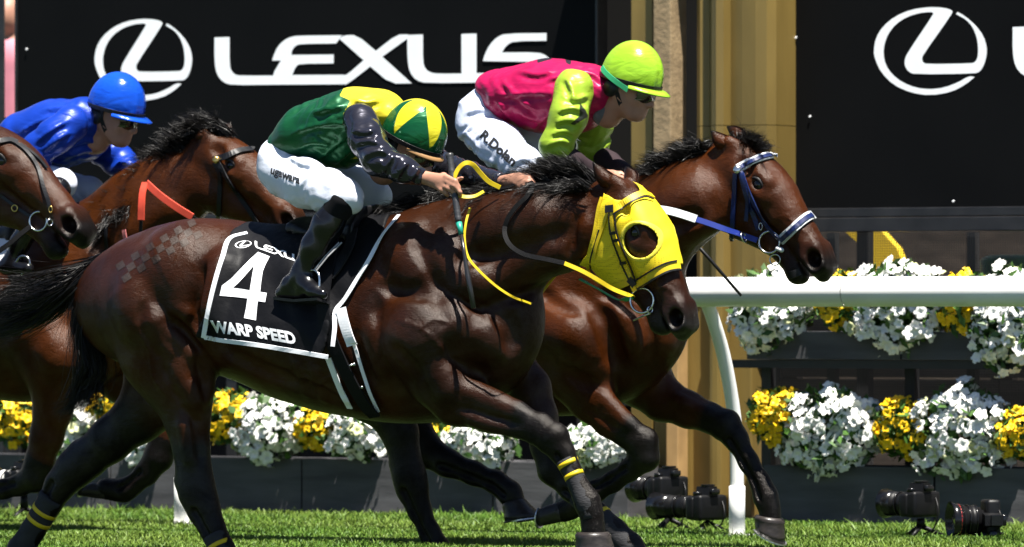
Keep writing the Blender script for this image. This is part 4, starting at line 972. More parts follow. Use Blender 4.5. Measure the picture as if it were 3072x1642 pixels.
BANDAGE = mat('grey_bandage', (.020, .020, .022), .8, .25, var=.25, vscale=12, bump=(70, .6, .004), mapscale=(1, 1, 2.5))
CORAL = mat('coral_rubber', (.50, .055, .028), .55, .4, var=.1, vscale=30)

# ---- hood
HOOD = mat('yellow_hood_mesh', (.62, .47, .010), .62, .25, var=.05, vscale=16)
def perforate(m, scale=150.0, dark=(.19, .13, .005)):
    nt = m.node_tree; N = nt.nodes; L = nt.links; b = N['Principled BSDF']; src = b.inputs['Base Color'].links[0].from_socket
    tc = N.new('ShaderNodeTexCoord'); vo = N.new('ShaderNodeTexVoronoi'); vo.inputs['Scale'].default_value = scale; vo.inputs['Randomness'].default_value = 0.12
    L.new(tc.outputs['Object'], vo.inputs['Vector'])
    mr = N.new('ShaderNodeMapRange'); mr.inputs[1].default_value = .22; mr.inputs[2].default_value = .30; mr.inputs[3].default_value = 1; mr.inputs[4].default_value = 0
    L.new(vo.outputs['Distance'], mr.inputs[0]); mx = N.new('ShaderNodeMix'); mx.data_type = 'RGBA'; mx.inputs[7].default_value = (*dark, 1)
    L.new(mr.outputs[0], mx.inputs[0]); L.new(src, mx.inputs[6]); L.new(mx.outputs[2], b.inputs['Base Color'])
perforate(HOOD)
F1 = H1.F; R1 = H1.root
def castxz(F, uv, iso=.006, Y=0.0):
    p, hit = F.cast(np.array(uv, float), iso, Y); return [(q[0], q[2]) for q in p]
def midxz(uv, Y=0.0): return [(P(u, v, Y)[0], P(u, v, Y)[2]) for u, v in uv]
hood_poly = castxz(F1, [(1809, 590), (1798, 622), (1791, 667), (1784, 706), (1770, 757), (1764, 797), (1774, 824), (1800, 846), (1845, 862), (1882, 846), (1920, 838), (1960, 815), (2000, 796)]) + midxz([(2062, 790), (2075, 730), (2060, 640), (2010, 560), (1930, 515), (1880, 515), (1850, 540)])
eye_c = F1.cast([(1914, 724)], .006)[0][0]
def hood_cut(X, Y, Z, rad_out=0.066):
    d = np.sqrt((X - eye_c[0]) ** 2 + (Z - eye_c[2]) ** 2); g = rad_out - d
    for sgn, e in zip((-1, 1), ((1778, 486), (1876, 500))):
        A = H1.hd(.01, .05, sgn * .075); B = P(e[0], e[1], sgn * .07); ab = B - A; t = np.clip(((X - A[0]) * ab[0] + (Y - A[1]) * ab[1] + (Z - A[2]) * ab[2]) / (ab @ ab), -.25, 3)
        q = np.sqrt((X - A[0] - t * ab[0]) ** 2 + (Y - A[1] - t * ab[1]) ** 2 + (Z - A[2] - t * ab[2]) ** 2); g = np.maximum(g, .058 - q)
    return g
hf = shell(F1, hood_poly, -.003, .011, .0055, wob=lambda X, Y, Z: .004 * wave(X, Y, Z, 5, 1.6), extra=hood_cut)
v, q = hf.mesh(2); hood = mesh_obj('hood', v, q, HOOD, R1)
YTRIM = mat('pale_yellow_trim', (.6, .5, .04), .55, .35, var=.04)
def ring_cut(X, Y, Z):
    d = np.sqrt((X - eye_c[0]) ** 2 + (Z - eye_c[2]) ** 2); return np.maximum(d - .080, .064 - d)
ex = [(eye_c[0] + .1 * math.cos(t), eye_c[2] + .1 * math.sin(t)) for t in np.linspace(0, 6.28, 16, endpoint=False)]
v, q = shell(F1, ex, 0, .0135, .0045, extra=ring_cut).mesh(2); mesh_obj('eye_cup_rim', v, q, YTRIM, hood)
def S1(uv, w, m, name, par=None, iso=.012, th=.004): return strap_on(F1, uv, w, th, m, name, par or R1, iso)
S1([(1806, 592), (1796, 625), (1788, 672), (1780, 712), (1767, 760), (1762, 797), (1772, 826), (1798, 848), (1843, 864)], .014, YELLOW, 'hood_binding', hood, .010)
S1([(1797, 690), (1786, 730), (1772, 780), (1776, 815), (1800, 838)], .006, BLACKL, 'piping', hood, .012)
S1([(1834, 634), (1858, 618), (1884, 600), (1910, 586), (1934, 580), (1958, 588)], .026, YELLOW, 'browband', None, .014)
S1([(1840, 644), (1864, 628), (1890, 609), (1914, 596), (1936, 590), (1960, 598)], .006, BLACKL, 'browband_edge', None, .017)
S1([(1816, 628), (1828, 627), (1840, 625)], .030, BLACKL, 'keeper', None, .018)
S1([(1836, 600), (1834, 640), (1838, 682), (1846, 715), (1862, 756), (1880, 802), (1898, 848), (1906, 868)], .017, YELLOW, 'cheekpiece', None, .015)
S1([(1845, 640), (1848, 682), (1857, 718), (1873, 756), (1892, 800), (1908, 846)], .006, BLACKL, 'cheekpiece_edge', None, .017)
S1([(1828, 640), (1829, 682), (1837, 718), (1852, 760), (1870, 806), (1886, 838)], .006, BLACKL, 'cheekpiece_edge', None, .017)
S1([(1822, 640), (1814, 668), (1802, 700), (1790, 735), (1782, 775)], .013, YELLOW, 'throat_lash', None, .014)
for uv in ((1838, 700), (1846, 722), (1868, 790)): S1([(uv[0] - 8, uv[1] + 2), (uv[0] + 10, uv[1] - 2)], .012, BLACKL, 'keeper', None, .020)
S1([(1905, 858), (1935, 840), (1970, 818), (2005, 803), (2030, 798), (2040, 800)], .034, YELLOW, 'noseband', None, .012)
S1([(1900, 846), (1932, 826), (1968, 804), (2002, 789), (2030, 783)], .007, BLACKL, 'noseband_edge', None, .016)
S1([(1912, 868), (1940, 851), (1974, 830), (2008, 814), (2034, 809), (2042, 811)], .008, BLACKL, 'noseband_edge', None, .016)
S1([(1838, 862), (1862, 856), (1886, 846), (1902, 842)], .026, YELLOW, 'chin_strap', None, .012)
S1([(1886, 838), (1896, 848), (1904, 858)], .026, BLACKL, 'buckle_keeper', None, .020)
S1([(1897, 856), (1905, 874)], .020, YELLOW, 'bit_loop', None, .018)
def bit(F, R, c, r, fall, tilt=0.0, name='bit_ring'):
    p, h = F.cast([c], .012, fall); p = p[0]; ax = np.array([.15 + tilt, -1, .05])
    return MB().ring(p, ax, r, .0045, 28, 6).obj(name, STEEL, R, True), p
_, bp1 = bit(F1, R1, (1926, 902), .047, 0)
MB().ring(F1.cast([(1950, 930)], .014, 0)[0][0], (1, -.5, 0), .012, .0035).obj('bit_joint', STEEL, R1, True)
MB().tube(F1.cast([(1900, 962), (1930, 948), (1952, 940)], .012, 0)[0], .0035, 6).obj('bit_hook', STEEL, R1, True)
# reins: yellow near the bit, then black rubber grips up to the far hand
hang([(1900, 888, bp1[1] - .01), (1880, 884, -.12), (1836, 866, -.13), (1790, 838, -.17), (1745, 813, -.20), (1692, 790, -.215)], .017, .004, YELLOW, 'rein', R1, (0.3, -1, .3), 8, F1)
hang([(1694, 791, -.216), (1640, 779, -.225), (1575, 765, -.23), (1532, 738, -.22), (1514, 700, -.20), (1522, 660, -.18), (1548, 622, -.15), (1580, 590, -.12), (1598, 560, -.09), (1590, 545, -.06)], .019, .005, RUBBER, 'rein_grip', R1, (0.5, -1, .3), 8, F1)
hang([(1590, 546, -.062), (1560, 550, -.07), (1520, 562, -.09), (1490, 566, -.11)], .010, .004, RUBBER, 'rein_grip', R1)
S1([(1898, 890), (1880, 898), (1850, 896), (1800, 868), (1740, 836)], .018, mat('green_strap', (.008, .22, .07), .5), 'martingale_strap', None, .02)
hang([(1750, 740, .17), (1690, 800, .16), (1640, 860, .12), (1606, 904, .03), (1586, 912, -.10)], .009, .004, YELLOW, 'rein', R1, (.4, -1, .2))
hang([(1590, 912, -.10), (1540, 892, -.265), (1490, 860, -.28), (1440, 815, -.285), (1405, 772, -.27), (1394, 720, -.25), (1398, 670, -.235), (1410, 625, -.21)], .0095, .004, YELLOW, 'rein', R1, (0.4, -1, .2), 8, F1)
hang([(1360, 575, -.25), (1362, 540, -.25), (1375, 508, -.24), (1396, 490, -.23), (1418, 494, -.21), (1440, 518, -.19), (1466, 545, -.17), (1500, 563, -.14)], .018, .004, YELLOW, 'rein_loop', R1, (0.25, -1, .15))
hang([(1368, 584, -.25), (1395, 592, -.24), (1425, 590, -.22), (1452, 576, -.20)], .016, .004, YELLOW, 'rein_loop', R1, (0, -1, .6))

# ---- saddlecloth with its number
cl_rear = [(688, 717), (668, 770), (652, 820), (636, 880), (622, 945), (610, 1014)]
cl_bot = [(613, 1012), (660, 1021), (730, 1030), (800, 1040), (900, 1057), (985, 1072)]
cl_front = [(998, 1040), (1004, 985), (1006, 935), (1034, 898), (1070, 840), (1105, 783), (1148, 705)]
cr, cb_, cf = castxz(F1, cl_rear), castxz(F1, cl_bot), castxz(F1, cl_front)
topr = midxz([(752, 692)])[0]; topf = midxz([(1200, 640)])[0]
cloth_poly = [(topr[0], 2.0), topr] + cr + cb_ + cf + [topf, (topf[0], 2.0)]
cw = lambda X, Y, Z: .22 * np.clip(1.06 - Z, 0, .3) * np.clip((1.06 - Z) * 8, 0, 1) + .006 * np.sin(X * 34 + Z * 20 + 2 * np.sin(X * 9)) * np.sin(Z * 9 + X * 6) + .004 * wave(X, Y, Z, 9, 1.2)
v, q = shell(F1, cloth_poly, -.004, .013, .0065, ylo=-.36, yhi=.36, wob=cw).mesh(2)
cloth = mesh_obj('saddlecloth', v, q, CLOTHB, R1)
ca, cb2 = np.array(cloth_poly)[:, 0].min() - .05, np.array(cloth_poly)[:, 0].max() + .05
FC = Field((ca, -.42, min(z for x, z in cloth_poly) - .06), (cb2, .1, 1.45), .007); FX = np.stack(np.meshgrid(*FC.ax, indexing='ij'), -1); FC.v = (F1.sample(FX) - cw(FX[..., 0], FX[..., 1], FX[..., 2])).astype(np.float32); del FX
for e, w in ((([(752, 692)] + cl_rear), 15), (cl_bot, 14), (cl_front + [(1196, 646)], 14)):
    e = [tuple(map(float, x)) for x in e]
    if e[0] == (752.0, 692.0): e[0] = (742, 699)
    strap_on(FC, e, w / 780, .003, CLOTHW, 'white_binding', cloth, .0125, 0.0, 6)
def cl(x, y): return 600 + x / 3.203, 680 + y / 3.203
LW = mat('white_print', (.72, .73, .75), .6, .3, var=.02)
sc = .01
def layc(bm, f, name, ml=.07): return lay_on(bm, f, FC, name, LW, cloth, ml, .002, .0135, 0.0)
four = poly_bm([(x * sc, y * sc) for x, y in [(560, 247), (672, 290), (630, 370), (605, 430), (590, 530), (580, 630), (643, 640), (628, 728), (558, 718), (548, 810), (540, 903), (425, 880), (445, 785), (458, 692), (320, 675), (188, 665), (210, 568), (300, 500), (400, 400), (490, 310)]], [[(x * sc, y * sc) for x, y in [(520, 375), (500, 490), (480, 615), (400, 600), (318, 590), (370, 545), (430, 480)]]])
layc(four, lambda x, y: cl(x / sc, y / sc), 'numeral', .35)
bm = text_mesh('WARP SPEED', .042); W = max(w.co.x for w in bm.verts)
layc(bm, lambda x, y: cl(130 + x / W * 800 + y * -24 / .73, 1012 + x / W * 118 - y * 112 / .73 - 10 * math.sin(x / W * 3.14)), 'horse_name')
for k in ('letter_l', 'letter_e', 'letter_x', 'letter_u'):
    bm = poly_bm([(x * sc, y * sc) for x, y in LET[k]]); layc(bm, lambda x, y: cl(528 + (x / sc - 714) * .30, 137 + (y / sc - 170) * .27 + (x / sc - 714) * .105), 'sponsor_lettering', .6)
bm = poly_bm([(x * sc, y * sc) for x, y in EMB]); layc(bm, lambda x, y: cl(335 + (x / sc - 238) * .25, 150 + (y / sc - 40) * .13 - (x / sc - 238) * .03), 'sponsor_emblem', .6)
# girth
S1([(1000, 700), (992, 760), (975, 850), (970, 930), (990, 1010), (1022, 1085), (1055, 1150), (1090, 1210), (1125, 1250)], .056, CLOTHB, 'girth', None, .036, .006)
S1([(1050, 1000), (1068, 1050), (1086, 1110), (1108, 1175), (1135, 1235)], .014, CLOTHW, 'girth_edge', None, .020)
S1([(985, 1075), (1002, 1120), (1024, 1175), (1050, 1225)], .026, CLOTHW, 'girth_edge', None, .016)
S1([(1022, 925), (1030, 960), (1042, 1000), (1056, 1036)], .044, CLOTHW, 'turned_flap', None, .032)
for (u0, v0, u1, v1) in ((1026, 1102, 1062, 1094), (1050, 1168, 1086, 1162)):
    p = F1.cast([(u0, v0), (u1, v1)], .034, 0)[0]; MB().tube([p[0], p[1]], .004, 6).obj('girth_buckle', STEEL, R1, True)
    for z in p: MB().lathe(z, (0, -1, 0), [(-.002, .006), (.004, .006), (.006, .003)], 10).obj('rivet', STEEL, R1, True)
p = F1.cast([(1078, 1172), (1080, 1200), (1090, 1225)], .034, 0)[0]; MB().tube(p, .003, 6).obj('girth_hook', STEEL, R1, True)
# saddle: low seat, flap and leathers
def saddle(H, u0, u1, v, name='saddle'):
    F = H.F; Y0 = H.Y0; a = P(u0, v, Y0); b = P(u1, v, Y0); pts = []
    S = Field(np.minimum(a, b) - [.1, .3, .35], np.maximum(a, b) + [.1, .3, .16], .009)
    X, Y, Z = np.meshgrid(*S.ax, indexing='ij'); f = F.sample(np.stack([X, Y, Z], -1))
    L = b[0] - a[0]; t = (X - a[0]) / L
    thick = .030 + .020 * np.exp(-((t - .08) / .14) ** 2) + .024 * np.exp(-((t - .95) / .12) ** 2)
    low = np.abs(Y - Y0) - (.13 + .07 * np.clip(t, 0, 1))
    S.v = np.maximum.reduce([f - thick, .012 - f, low, (a[0] - X), X - b[0]]).astype(np.float32)
    v, q = S.mesh(3); return mesh_obj(name, v, q, BLACKL, H.root)
saddle(H1, 905, 1135, 690)
S1([(1060, 690), (1048, 740), (1020, 790), (990, 830)], .045, BLACKL, 'saddle_flap', None, .024, .008)
# brushed quarter marks on the rump
QM = coat_material('brushed_coat', (0.036, 0.017, 0.010), .5, .5)
for i in range(11):
    for j in range(3):
        if (i + j) % 2: continue
        def qp(a, b): return (346 + a * 23 + b * 9 - a * a * .15, 796 - a * 15.2 + a * a * .22 + b * 18)
        bm = poly_bm([qp(i, j), qp(i + 1, j), qp(i + 1, j + 1), qp(i, j + 1)])
        lay_on(bm, lambda x, y: (x, y), F1, 'quarter_mark', QM, R1, 9, .0012, 0.0, 0.0)

# ---- leg bandages
def bandage(H, leg, i0, i1, stripes, name='bandage'):
    ch = H.LG[leg]; pts = np.array([c[0] for c in ch]); r = np.array([c[1] for c in ch]); ii = np.linspace(i0, i1, 14); ix = np.arange(len(ch))
    p = np.stack([np.interp(ii, ix, pts[:, k]) for k in range(3)], 1); rr = np.interp(ii, ix, r) + .0035 + .0012 * np.sin(np.arange(14) * 2.1)
    b = MB().tube(p, rr, 20, flat=1.0).obj(name, BANDAGE, H.root, True)
    for s in stripes:
        jj = np.array([s - .09, s + .09]); q = np.stack([np.interp(jj, ix, pts[:, k]) for k in range(3)], 1)
        d = (q[1] - q[0]); d /= np.linalg.norm(d); c = q.mean(0); MB().tube([c - d * .0085, c + d * .0085], np.interp(jj, ix, r) + .0062, 20).obj('stripe', YELLOW, b, True)
bandage(H1, 0, 7.35, 11.2, (7.62, 8.3))
bandage(H1, 1, 6.3, 9.4, (6.95, 7.25))
bandage(H1, 2, 9.3, 11.4, (9.85, 10.6))
bandage(H1, 3, 7.6, 10.4, (8.25, 8.62))

# ---- manes and tails
def mane(H, crest, tips, per, seed, name='mane', spread=.012, width=.0024, Y=0.0, side=-.05, parent=None):
    """crest and tips: matching pixel lines; hair grows from the crest and streams to the tips"""
    r = np.random.default_rng(seed); c = catmull(crest, 8); t = catmull(tips, 8); G = []
    n = min(len(c), len(t))
    for i in range(n):
        for k in range(6):
            a = c[i] + r.normal(size=2) * 7; b = t[i] + r.normal(size=2) * np.array([16, 9]); y0 = H.Y0 + Y + r.normal() * .014; y1 = H.Y0 + Y + r.normal() * .05 + side * r.uniform(0, 1)
            m1 = lerp(a, b, .35) + np.array([0, -7]) + r.normal(size=2) * 7; m2 = lerp(a, b, .7) + np.array([0, -9]) + r.normal(size=2) * 10
            G.append([P(*a, y0), P(*m1, lerp(y0, y1, .35)), P(*m2, lerp(y0, y1, .7)), P(*b, y1)])
    v, q = strands(G, int(per * 1.4), spread, width, seed, curl=.010); return mesh_obj(name, v, q, HAIR, parent or H.root)
mane(H1, [(1800, 566), (1760, 564), (1700, 566), (1610, 574), (1500, 590), (1400, 605), (1290, 628), (1220, 645)],
     [(1712, 488), (1640, 478), (1565, 505), (1470, 560), (1370, 590), (1280, 600), (1180, 632), (1130, 648)], 26, 21, spread=.010, side=-.05, Y=.02)
mane(H1, [(1760, 566), (1720, 568), (1650, 574), (1540, 590), (1420, 610)], [(1690, 566), (1620, 580), (1530, 600), (1440, 640), (1350, 660)], 10, 23, Y=-.05, side=-.09, spread=.008, name='mane_fall')
mane(H2, [(2150, 462), (2110, 480), (2060, 508), (1990, 556), (1900, 600), (1820, 640)], [(2080, 432), (2020, 450), (1950, 476), (1880, 520), (1800, 560), (1720, 590)], 24, 22, spread=.009)
mane(H2, [(2206, 448), (2232, 446), (2262, 452)], [(2222, 424), (2262, 410), (2306, 448)], 16, 25, name='forelock', spread=.008, side=-.03, Y=.01)
mane(H3, [(640, 412), (580, 450), (520, 500), (460, 560), (400, 610), (330, 650)], [(560, 362), (490, 400), (430, 470), (370, 530), (310, 590), (250, 640)], 22, 24, spread=.011, side=-.09)
mane(H3, [(690, 400), (640, 410), (600, 425)], [(600, 352), (560, 362), (520, 400)], 22, 28, name='forelock', spread=.010)
mane(H3, [(430, 600), (370, 650), (300, 690)], [(360, 640), (300, 690), (260, 740)], 16, 29, Y=-.08, side=-.1, name='mane_fall', spread=.012)
mane(H4, [(-80, 400), (-160, 430), (-260, 490)], [(-160, 380), (-250, 420), (-360, 480)], 10, 26)
def tail(H, guides, per, seed, spread=.016):
    v, q = strands([[P(u, w, H.Y0 + y) for u, w, y in g] for g in guides], per, spread, .0032, seed, curl=.02); return mesh_obj('tail', v, q, HAIR, H.root)
r = np.random.default_rng(7); G = []
for i in range(46):
    k = r.random(); sp = r.normal(size=4)
    G.append([(352 + sp[0] * 8, 764 + k * 26, sp[1] * .02), (290 - 20 * k, 792 + 45 * k + sp[2] * 6, -.02 + sp[1] * .03), (180 - 20 * k, 838 + 95 * k + sp[3] * 14, -.03 + sp[2] * .05), (50, 868 + 120 * k + sp[0] * 26, -.03 + sp[3] * .07), (-90 + sp[1] * 30, 890 + 130 * k + sp[2] * 40, -.02 + sp[0] * .09)])
for i in range(26):
    k = r.random(); sp = r.normal(size=4)
    G.append([(335 + sp[0] * 6, 790 + k * 20, -.03 + sp[1] * .02), (282 - 10 * k, 850 + sp[2] * 10, -.06), (252 - 25 * k + sp[3] * 8, 950 + sp[1] * 20, -.08 + sp[0] * .02), (262 - 30 * k + sp[0] * 16, 1060 + 60 * r.random(), -.08 + sp[2] * .03)])
for i in range(22):
    k = r.random(); sp = r.normal(size=4)
    G.append([(330, 800 + k * 20, .04), (262 - 10 * k, 930 + sp[2] * 20, .06), (285 + sp[3] * 20, 1080 + sp[1] * 25, .06 + sp[0] * .03), (262 + sp[0] * 30, 1190 + sp[2] * 22, .05), (215 + sp[1] * 40, 1240 + sp[3] * 14, .05)])
tail(H1, G, 50, 31)

# ---- the second horse's blue and white bridle
F2 = H2.F; R2 = H2.root
def S2(uv, w, m, name, iso=.006, th=.005, par=None): return strap_on(F2, uv, w, th, m, name, par or R2, iso, H2.Y0)
bb = [(2214, 506), (2240, 492), (2270, 478), (2300, 468), (2326, 464)]
S2(bb, .038, WHITEL, 'browband', .006); S2(bb, .020, BLUEL, 'browband_inlay', .012)
nb = [(2342, 722), (2372, 694), (2400, 668), (2424, 650), (2438, 645)]
S2(nb, .040, WHITEL, 'noseband', .006); S2(nb, .020, BLUEL, 'noseband_inlay', .012)
c = F2.cast([(2211, 509)], .016, H2.Y0)[0][0]; MB().lathe(c, (.35, -1, .2), [(-.004, .017), (.004, .017), (.008, .010)], 18).obj('rosette', STEEL, R2, True)
S2([(2206, 520), (2204, 570), (2200, 630), (2197, 690), (2194, 725)], .021, BLUEL, 'throat_lash')
S2([(2222, 516), (2232, 560), (2246, 610), (2262, 650), (2276, 690)], .021, BLUEL, 'cheekpiece')
S2([(2226, 520), (2244, 570), (2272, 630), (2306, 685), (2342, 722)], .019, BLUEL, 'noseband_strap', .010)
S2([(2236, 560), (2243, 600), (2240, 640), (2238, 664)], .016, BLUEL, 'strap_end', .012)
_, bp2 = bit(F2, R2, (2308, 727), .044, H2.Y0)
MB().ring(F2.cast([(2282, 680)], .012, H2.Y0)[0][0], (.3, -1, 0), .014, .0035, sx=.5).obj('cheek_buckle', STEEL, R2, True)
MB().lathe(F2.cast([(2338, 748)], .012, H2.Y0)[0][0], (1, -.4, -.3), [(-.018, .006), (-.014, .010), (.02, .009), (.024, .005)], 10).obj('bit_roller', WHITEL, R2, True)
MB().ring(F2.cast([(2325, 780)], .012, H2.Y0)[0][0], (.2, -1, 0), .022, .003).obj('bit_loop', STEEL, R2, True)
hang([(2272, 722, bp2[1] - .01), (2230, 707, bp2[1] - .015), (2180, 690, 1.40), (2130, 672, 1.36), (2087, 658, 1.33)], .024, .005, mat('blue_webbing', (.008, .024, .20), .5, var=.1), 'rein', R2, (.2, -1, .3))
hang([(2089, 658, 1.328), (2050, 645, 1.31), (2010, 634, 1.30), (1970, 628, 1.29), (1900, 620, 1.30), (1840, 600, 1.34), (1800, 570, 1.38)], .034, .006, WHITEL, 'rein_grip', R2, (.2, -1, .3))
bp = P(2231, 712, bp2[1] - .03); MB().ring(bp, (1, 0, .3), .020, .004).obj('martingale_ring', STEEL, R2, True)
S2([(2400, 815), (2385, 822), (2370, 826)], .03, BLACKL, 'tongue_tie', .006)
mb = MB(); mb.tube([P(2030, 668, 1.80), P(2124, 772, 1.84), P(2224, 888, 1.88)], [.0085, .0075, .0055], 10); wp2 = mb.obj('whip', BLACKL, None, True)
tag(wp2, 'black whip in front of the rail, held by the rider in lime and pink', 'whip')

# ---- third and fourth horses' bridles
F3 = H3.F; R3 = H3.root; F4 = H4.F; R4 = H4.root
def S3(uv, w, m, name, iso=.006): return strap_on(F3, uv, w, .005, m, name, R3, iso, H3.Y0)
def S4(uv, w, m, name, iso=.006): return strap_on(F4, uv, w, .005, m, name, R4, iso, H4.Y0)
S3([(640, 480), (680, 468), (720, 452), (765, 446)], .030, BLACKL, 'browband'); S3([(645, 488), (660, 530), (658, 600), (655, 660)], .022, BLACKL, 'throat_lash'); S3([(655, 488), (690, 550), (740, 620), (780, 680)], .022, BLACKL, 'cheekpiece')
c = F3.cast([(648, 480)], .014, H3.Y0)[0][0]; MB().lathe(c, (.35, -1, .2), [(-.004, .016), (.006, .016), (.009, .010)], 16).obj('rosette', mat('brass', (.55, .38, .12), .3, .5, 1.0), R3, True)
hang([(436, 548, 1.84), (428, 580, 1.82), (425, 620, 1.81), (424, 660, 1.81)], .034, .005, CORAL, 'rein_grip', R3)
hang([(440, 550, 1.84), (480, 586, 1.82), (530, 622, 1.81), (578, 652, 1.82)], .032, .005, CORAL, 'rein_grip', R3)
hang([(576, 650, 1.82), (600, 664, 1.84), (700, 690, 1.9)], .020, .004, BLACKL, 'rein', R3)
hang([(424, 658, 1.811), (422, 700, 1.82), (418, 740, 1.84)], .016, .004, BLACKL, 'rein', R3)
S3([(320, 660), (318, 710), (322, 760)], .018, BLACKL, 'breastplate', .006); S3([(372, 690), (380, 725), (400, 740)], .020, mat('pink_strap', (.5, .16, .16), .5), 'neck_strap', .008)
S4([(0, 424), (30, 420), (52, 428)], .032, BLACKL, 'browband'); S4([(40, 424), (80, 455), (112, 500), (130, 560), (146, 605), (153, 640)], .017, BLACKL, 'cheekpiece'); S4([(60, 432), (110, 470), (140, 505)], .015, BLACKL, 'noseband_strap')
S4([(0, 585), (40, 615), (75, 640), (92, 650)], .014, BLACKL, 'throat_lash')
_, bp4 = bit(F4, R4, (115, 664), .040, H4.Y0); MB().ring(F4.cast([(152, 629)], .013, H4.Y0)[0][0], (.2, -1, 0), .013, .003, sx=.6).obj('cheek_buckle', MATS['brass'], R4, True); MB().ring(F4.cast([(44, 625)], .013, H4.Y0)[0][0], (.2, -1, 0), .013, .003).obj('rein_buckle', MATS['brass'], R4, True)
MB().ring(F4.cast([(150, 668)], .013, H4.Y0)[0][0], (1, -.6, 0), .013, .0035).obj('bit_joint', STEEL, R4, True)
hang([(92, 680, bp4[1] - .01), (60, 705, bp4[1] - .03), (20, 738, bp4[1] - .05), (-60, 790, bp4[1] - .08)], .022, .005, RUBBER, 'rein', R4)
# ------------------------------------------------------------------ riders
SKIN = mat('skin', (.33, .165, .11), .5, .35, var=.10, vscale=25, bump=(120, .2, .0015))
LIP = mat('lip', (.33, .12, .10), .45, .4)
BRE_W = mat('white_breeches', (.52, .55, .63), .55, .35, var=.03, vscale=8, bump=(26, .35, .008))
BRE_B = mat('pale_breeches', (.48, .525, .64), .55, .35, var=.03, vscale=8, bump=(26, .4, .008))
GOG = mat('goggle_lens', (.012, .010, .008), .08, .6, coat=1.0)
BOOT = mat('polished_boot', (.004, .004, .005), .22, .4, var=.3, vscale=40, bump=(14, .25, .006))
SOCK = mat('black_sock', (.007, .007, .008), .9, .1, var=.2, vscale=60)
def satin(name, color, rough=.38):
    m = mat(name, color, rough, .55, var=.14, vscale=7)
    cc = np.array(color); cc = cc / cc.max(); m.node_tree.nodes['Principled BSDF'].inputs['Specular Tint'].default_value = (*(.35 + .65 * cc), 1)
    nt = m.node_tree; N = nt.nodes; L = nt.links; b = N['Principled BSDF']
    tc = N.new('ShaderNodeTexCoord'); mp = N.new('ShaderNodeMapping'); mp.inputs['Rotation'].default_value = (.3, .6, .2); mp.inputs['Scale'].default_value = (1, 1, 2.4); L.new(tc.outputs['Object'], mp.inputs['Vector'])
    w = N.new('ShaderNodeTexNoise'); w.noise_dimensions = '3D'; w.inputs['Scale'].default_value = 13.0; w.inputs['Detail'].default_value = 2.0; w.inputs['Distortion'].default_value = .8
    L.new(mp.outputs['Vector'], w.inputs['Vector'])
    bp = N.new('ShaderNodeBump'); bp.inputs['Strength'].default_value = .3; bp.inputs['Distance'].default_value = .012
    L.new(w.outputs['Fac'], bp.inputs['Height']); L.new(bp.outputs['Normal'], b.inputs['Normal'])
    return m
def crease(X, Y, Z, seed, freq=1.0):
    """sharp-crested folds of loose cloth"""
    r = np.random.default_rng(seed); o = 0
    wx = X + .022 * np.sin(Z * 31 + Y * 17 + seed) + .05 * np.sin(Z * 9 - Y * 7 + seed); wz = Z + .022 * np.sin(X * 27 - Y * 19 + seed * 2) + .05 * np.sin(X * 8 + Y * 6 + seed * 3)
    th = r.uniform(0, 3.14)
    for i in range(3):
        a = th + r.normal() * .55; k = np.array([math.cos(a), r.normal() * .35, math.sin(a)]) * (30 + 20 * i) * freq
        m = np.clip(.25 + .9 * np.sin(X * (9 + 4 * i) + Z * (11 - 3 * i) + Y * 7 + seed + i * 2), 0, 1)
        q = np.sqrt(np.sin(wx * k[0] + Y * k[1] + wz * k[2] + r.uniform(0, 6)) ** 2 + .04); o = o + (1 - 2 * q) * m / (1 + .6 * i)
    return o / 2.0
def pchain(pts, Y0):
    """(u, v, r_px, y offset[, w_m])"""
    out = []
    for q in pts:
        y = Y0 + q[3]; s = pxm(q[0], y); out.append((P(q[0], q[1], y), q[2] / s, q[4] if len(q) > 4 else q[2] / s))
    return out
def bounds(chs, m=.06):
    a = np.array([c[0] - max(c[1], c[2]) for ch in chs for c in ch]); b = np.array([c[0] + max(c[1], c[2]) for ch in chs for c in ch]); return a.min(0) - m, b.max(0) + m
def garment(chs, h, k, name, material, parent, fold=None, cuts=(), mask=None, shrink=0.0, smooth=1, ret=False, creases=()):
    """cuts: (point, normal): keeps the side the normal points away from"""
    F = Field(*bounds(chs), h)
    for ch in chs: F.chain([(p, r - shrink, w - shrink) for p, r, w in ch], k)
    X, Y, Z = F.ax[0][:, None, None], F.ax[1][None, :, None], F.ax[2][None, None, :]
    if fold: F.v = (F.v + fold[0] * crease(X, Y, Z, fold[1], fold[2])).astype(np.float32)
    for ln in creases:          # pulled folds: a crest with a hollow beside it
        ln = np.array(ln, float); d = ln[-1] - ln[0]; nn = np.array([-d[1], d[0]]) / np.linalg.norm(d) * 13; nn = nn if nn[1] > 0 else -nn
        F.stroke(ln.tolist(), .012, .0062, .011); F.stroke((ln + nn).tolist(), .011, -.0052, .011)
    for p, n in cuts:
        n = np.asarray(n, float) / np.linalg.norm(n); F.v = np.maximum(F.v, ((X - p[0]) * n[0] + (Y - p[1]) * n[1] + (Z - p[2]) * n[2]).astype(np.float32))
    v, q = F.mesh(smooth); at = {'mask': mask(v)} if mask else None
    o = mesh_obj(name, v, q, material, parent, True, at)
    return (o, F) if ret else o
def cutat(p, q): return (p, np.asarray(q, float) - np.asarray(p, float))
def pxmask(polys):
    def f(v):
        uv = proj(v); m = np.full(len(v), -1.0)
        for pl in polys: m = np.maximum(m, -poly_sdf(uv[:, 0], uv[:, 1], np.array(pl, float)))
        return m
    return f

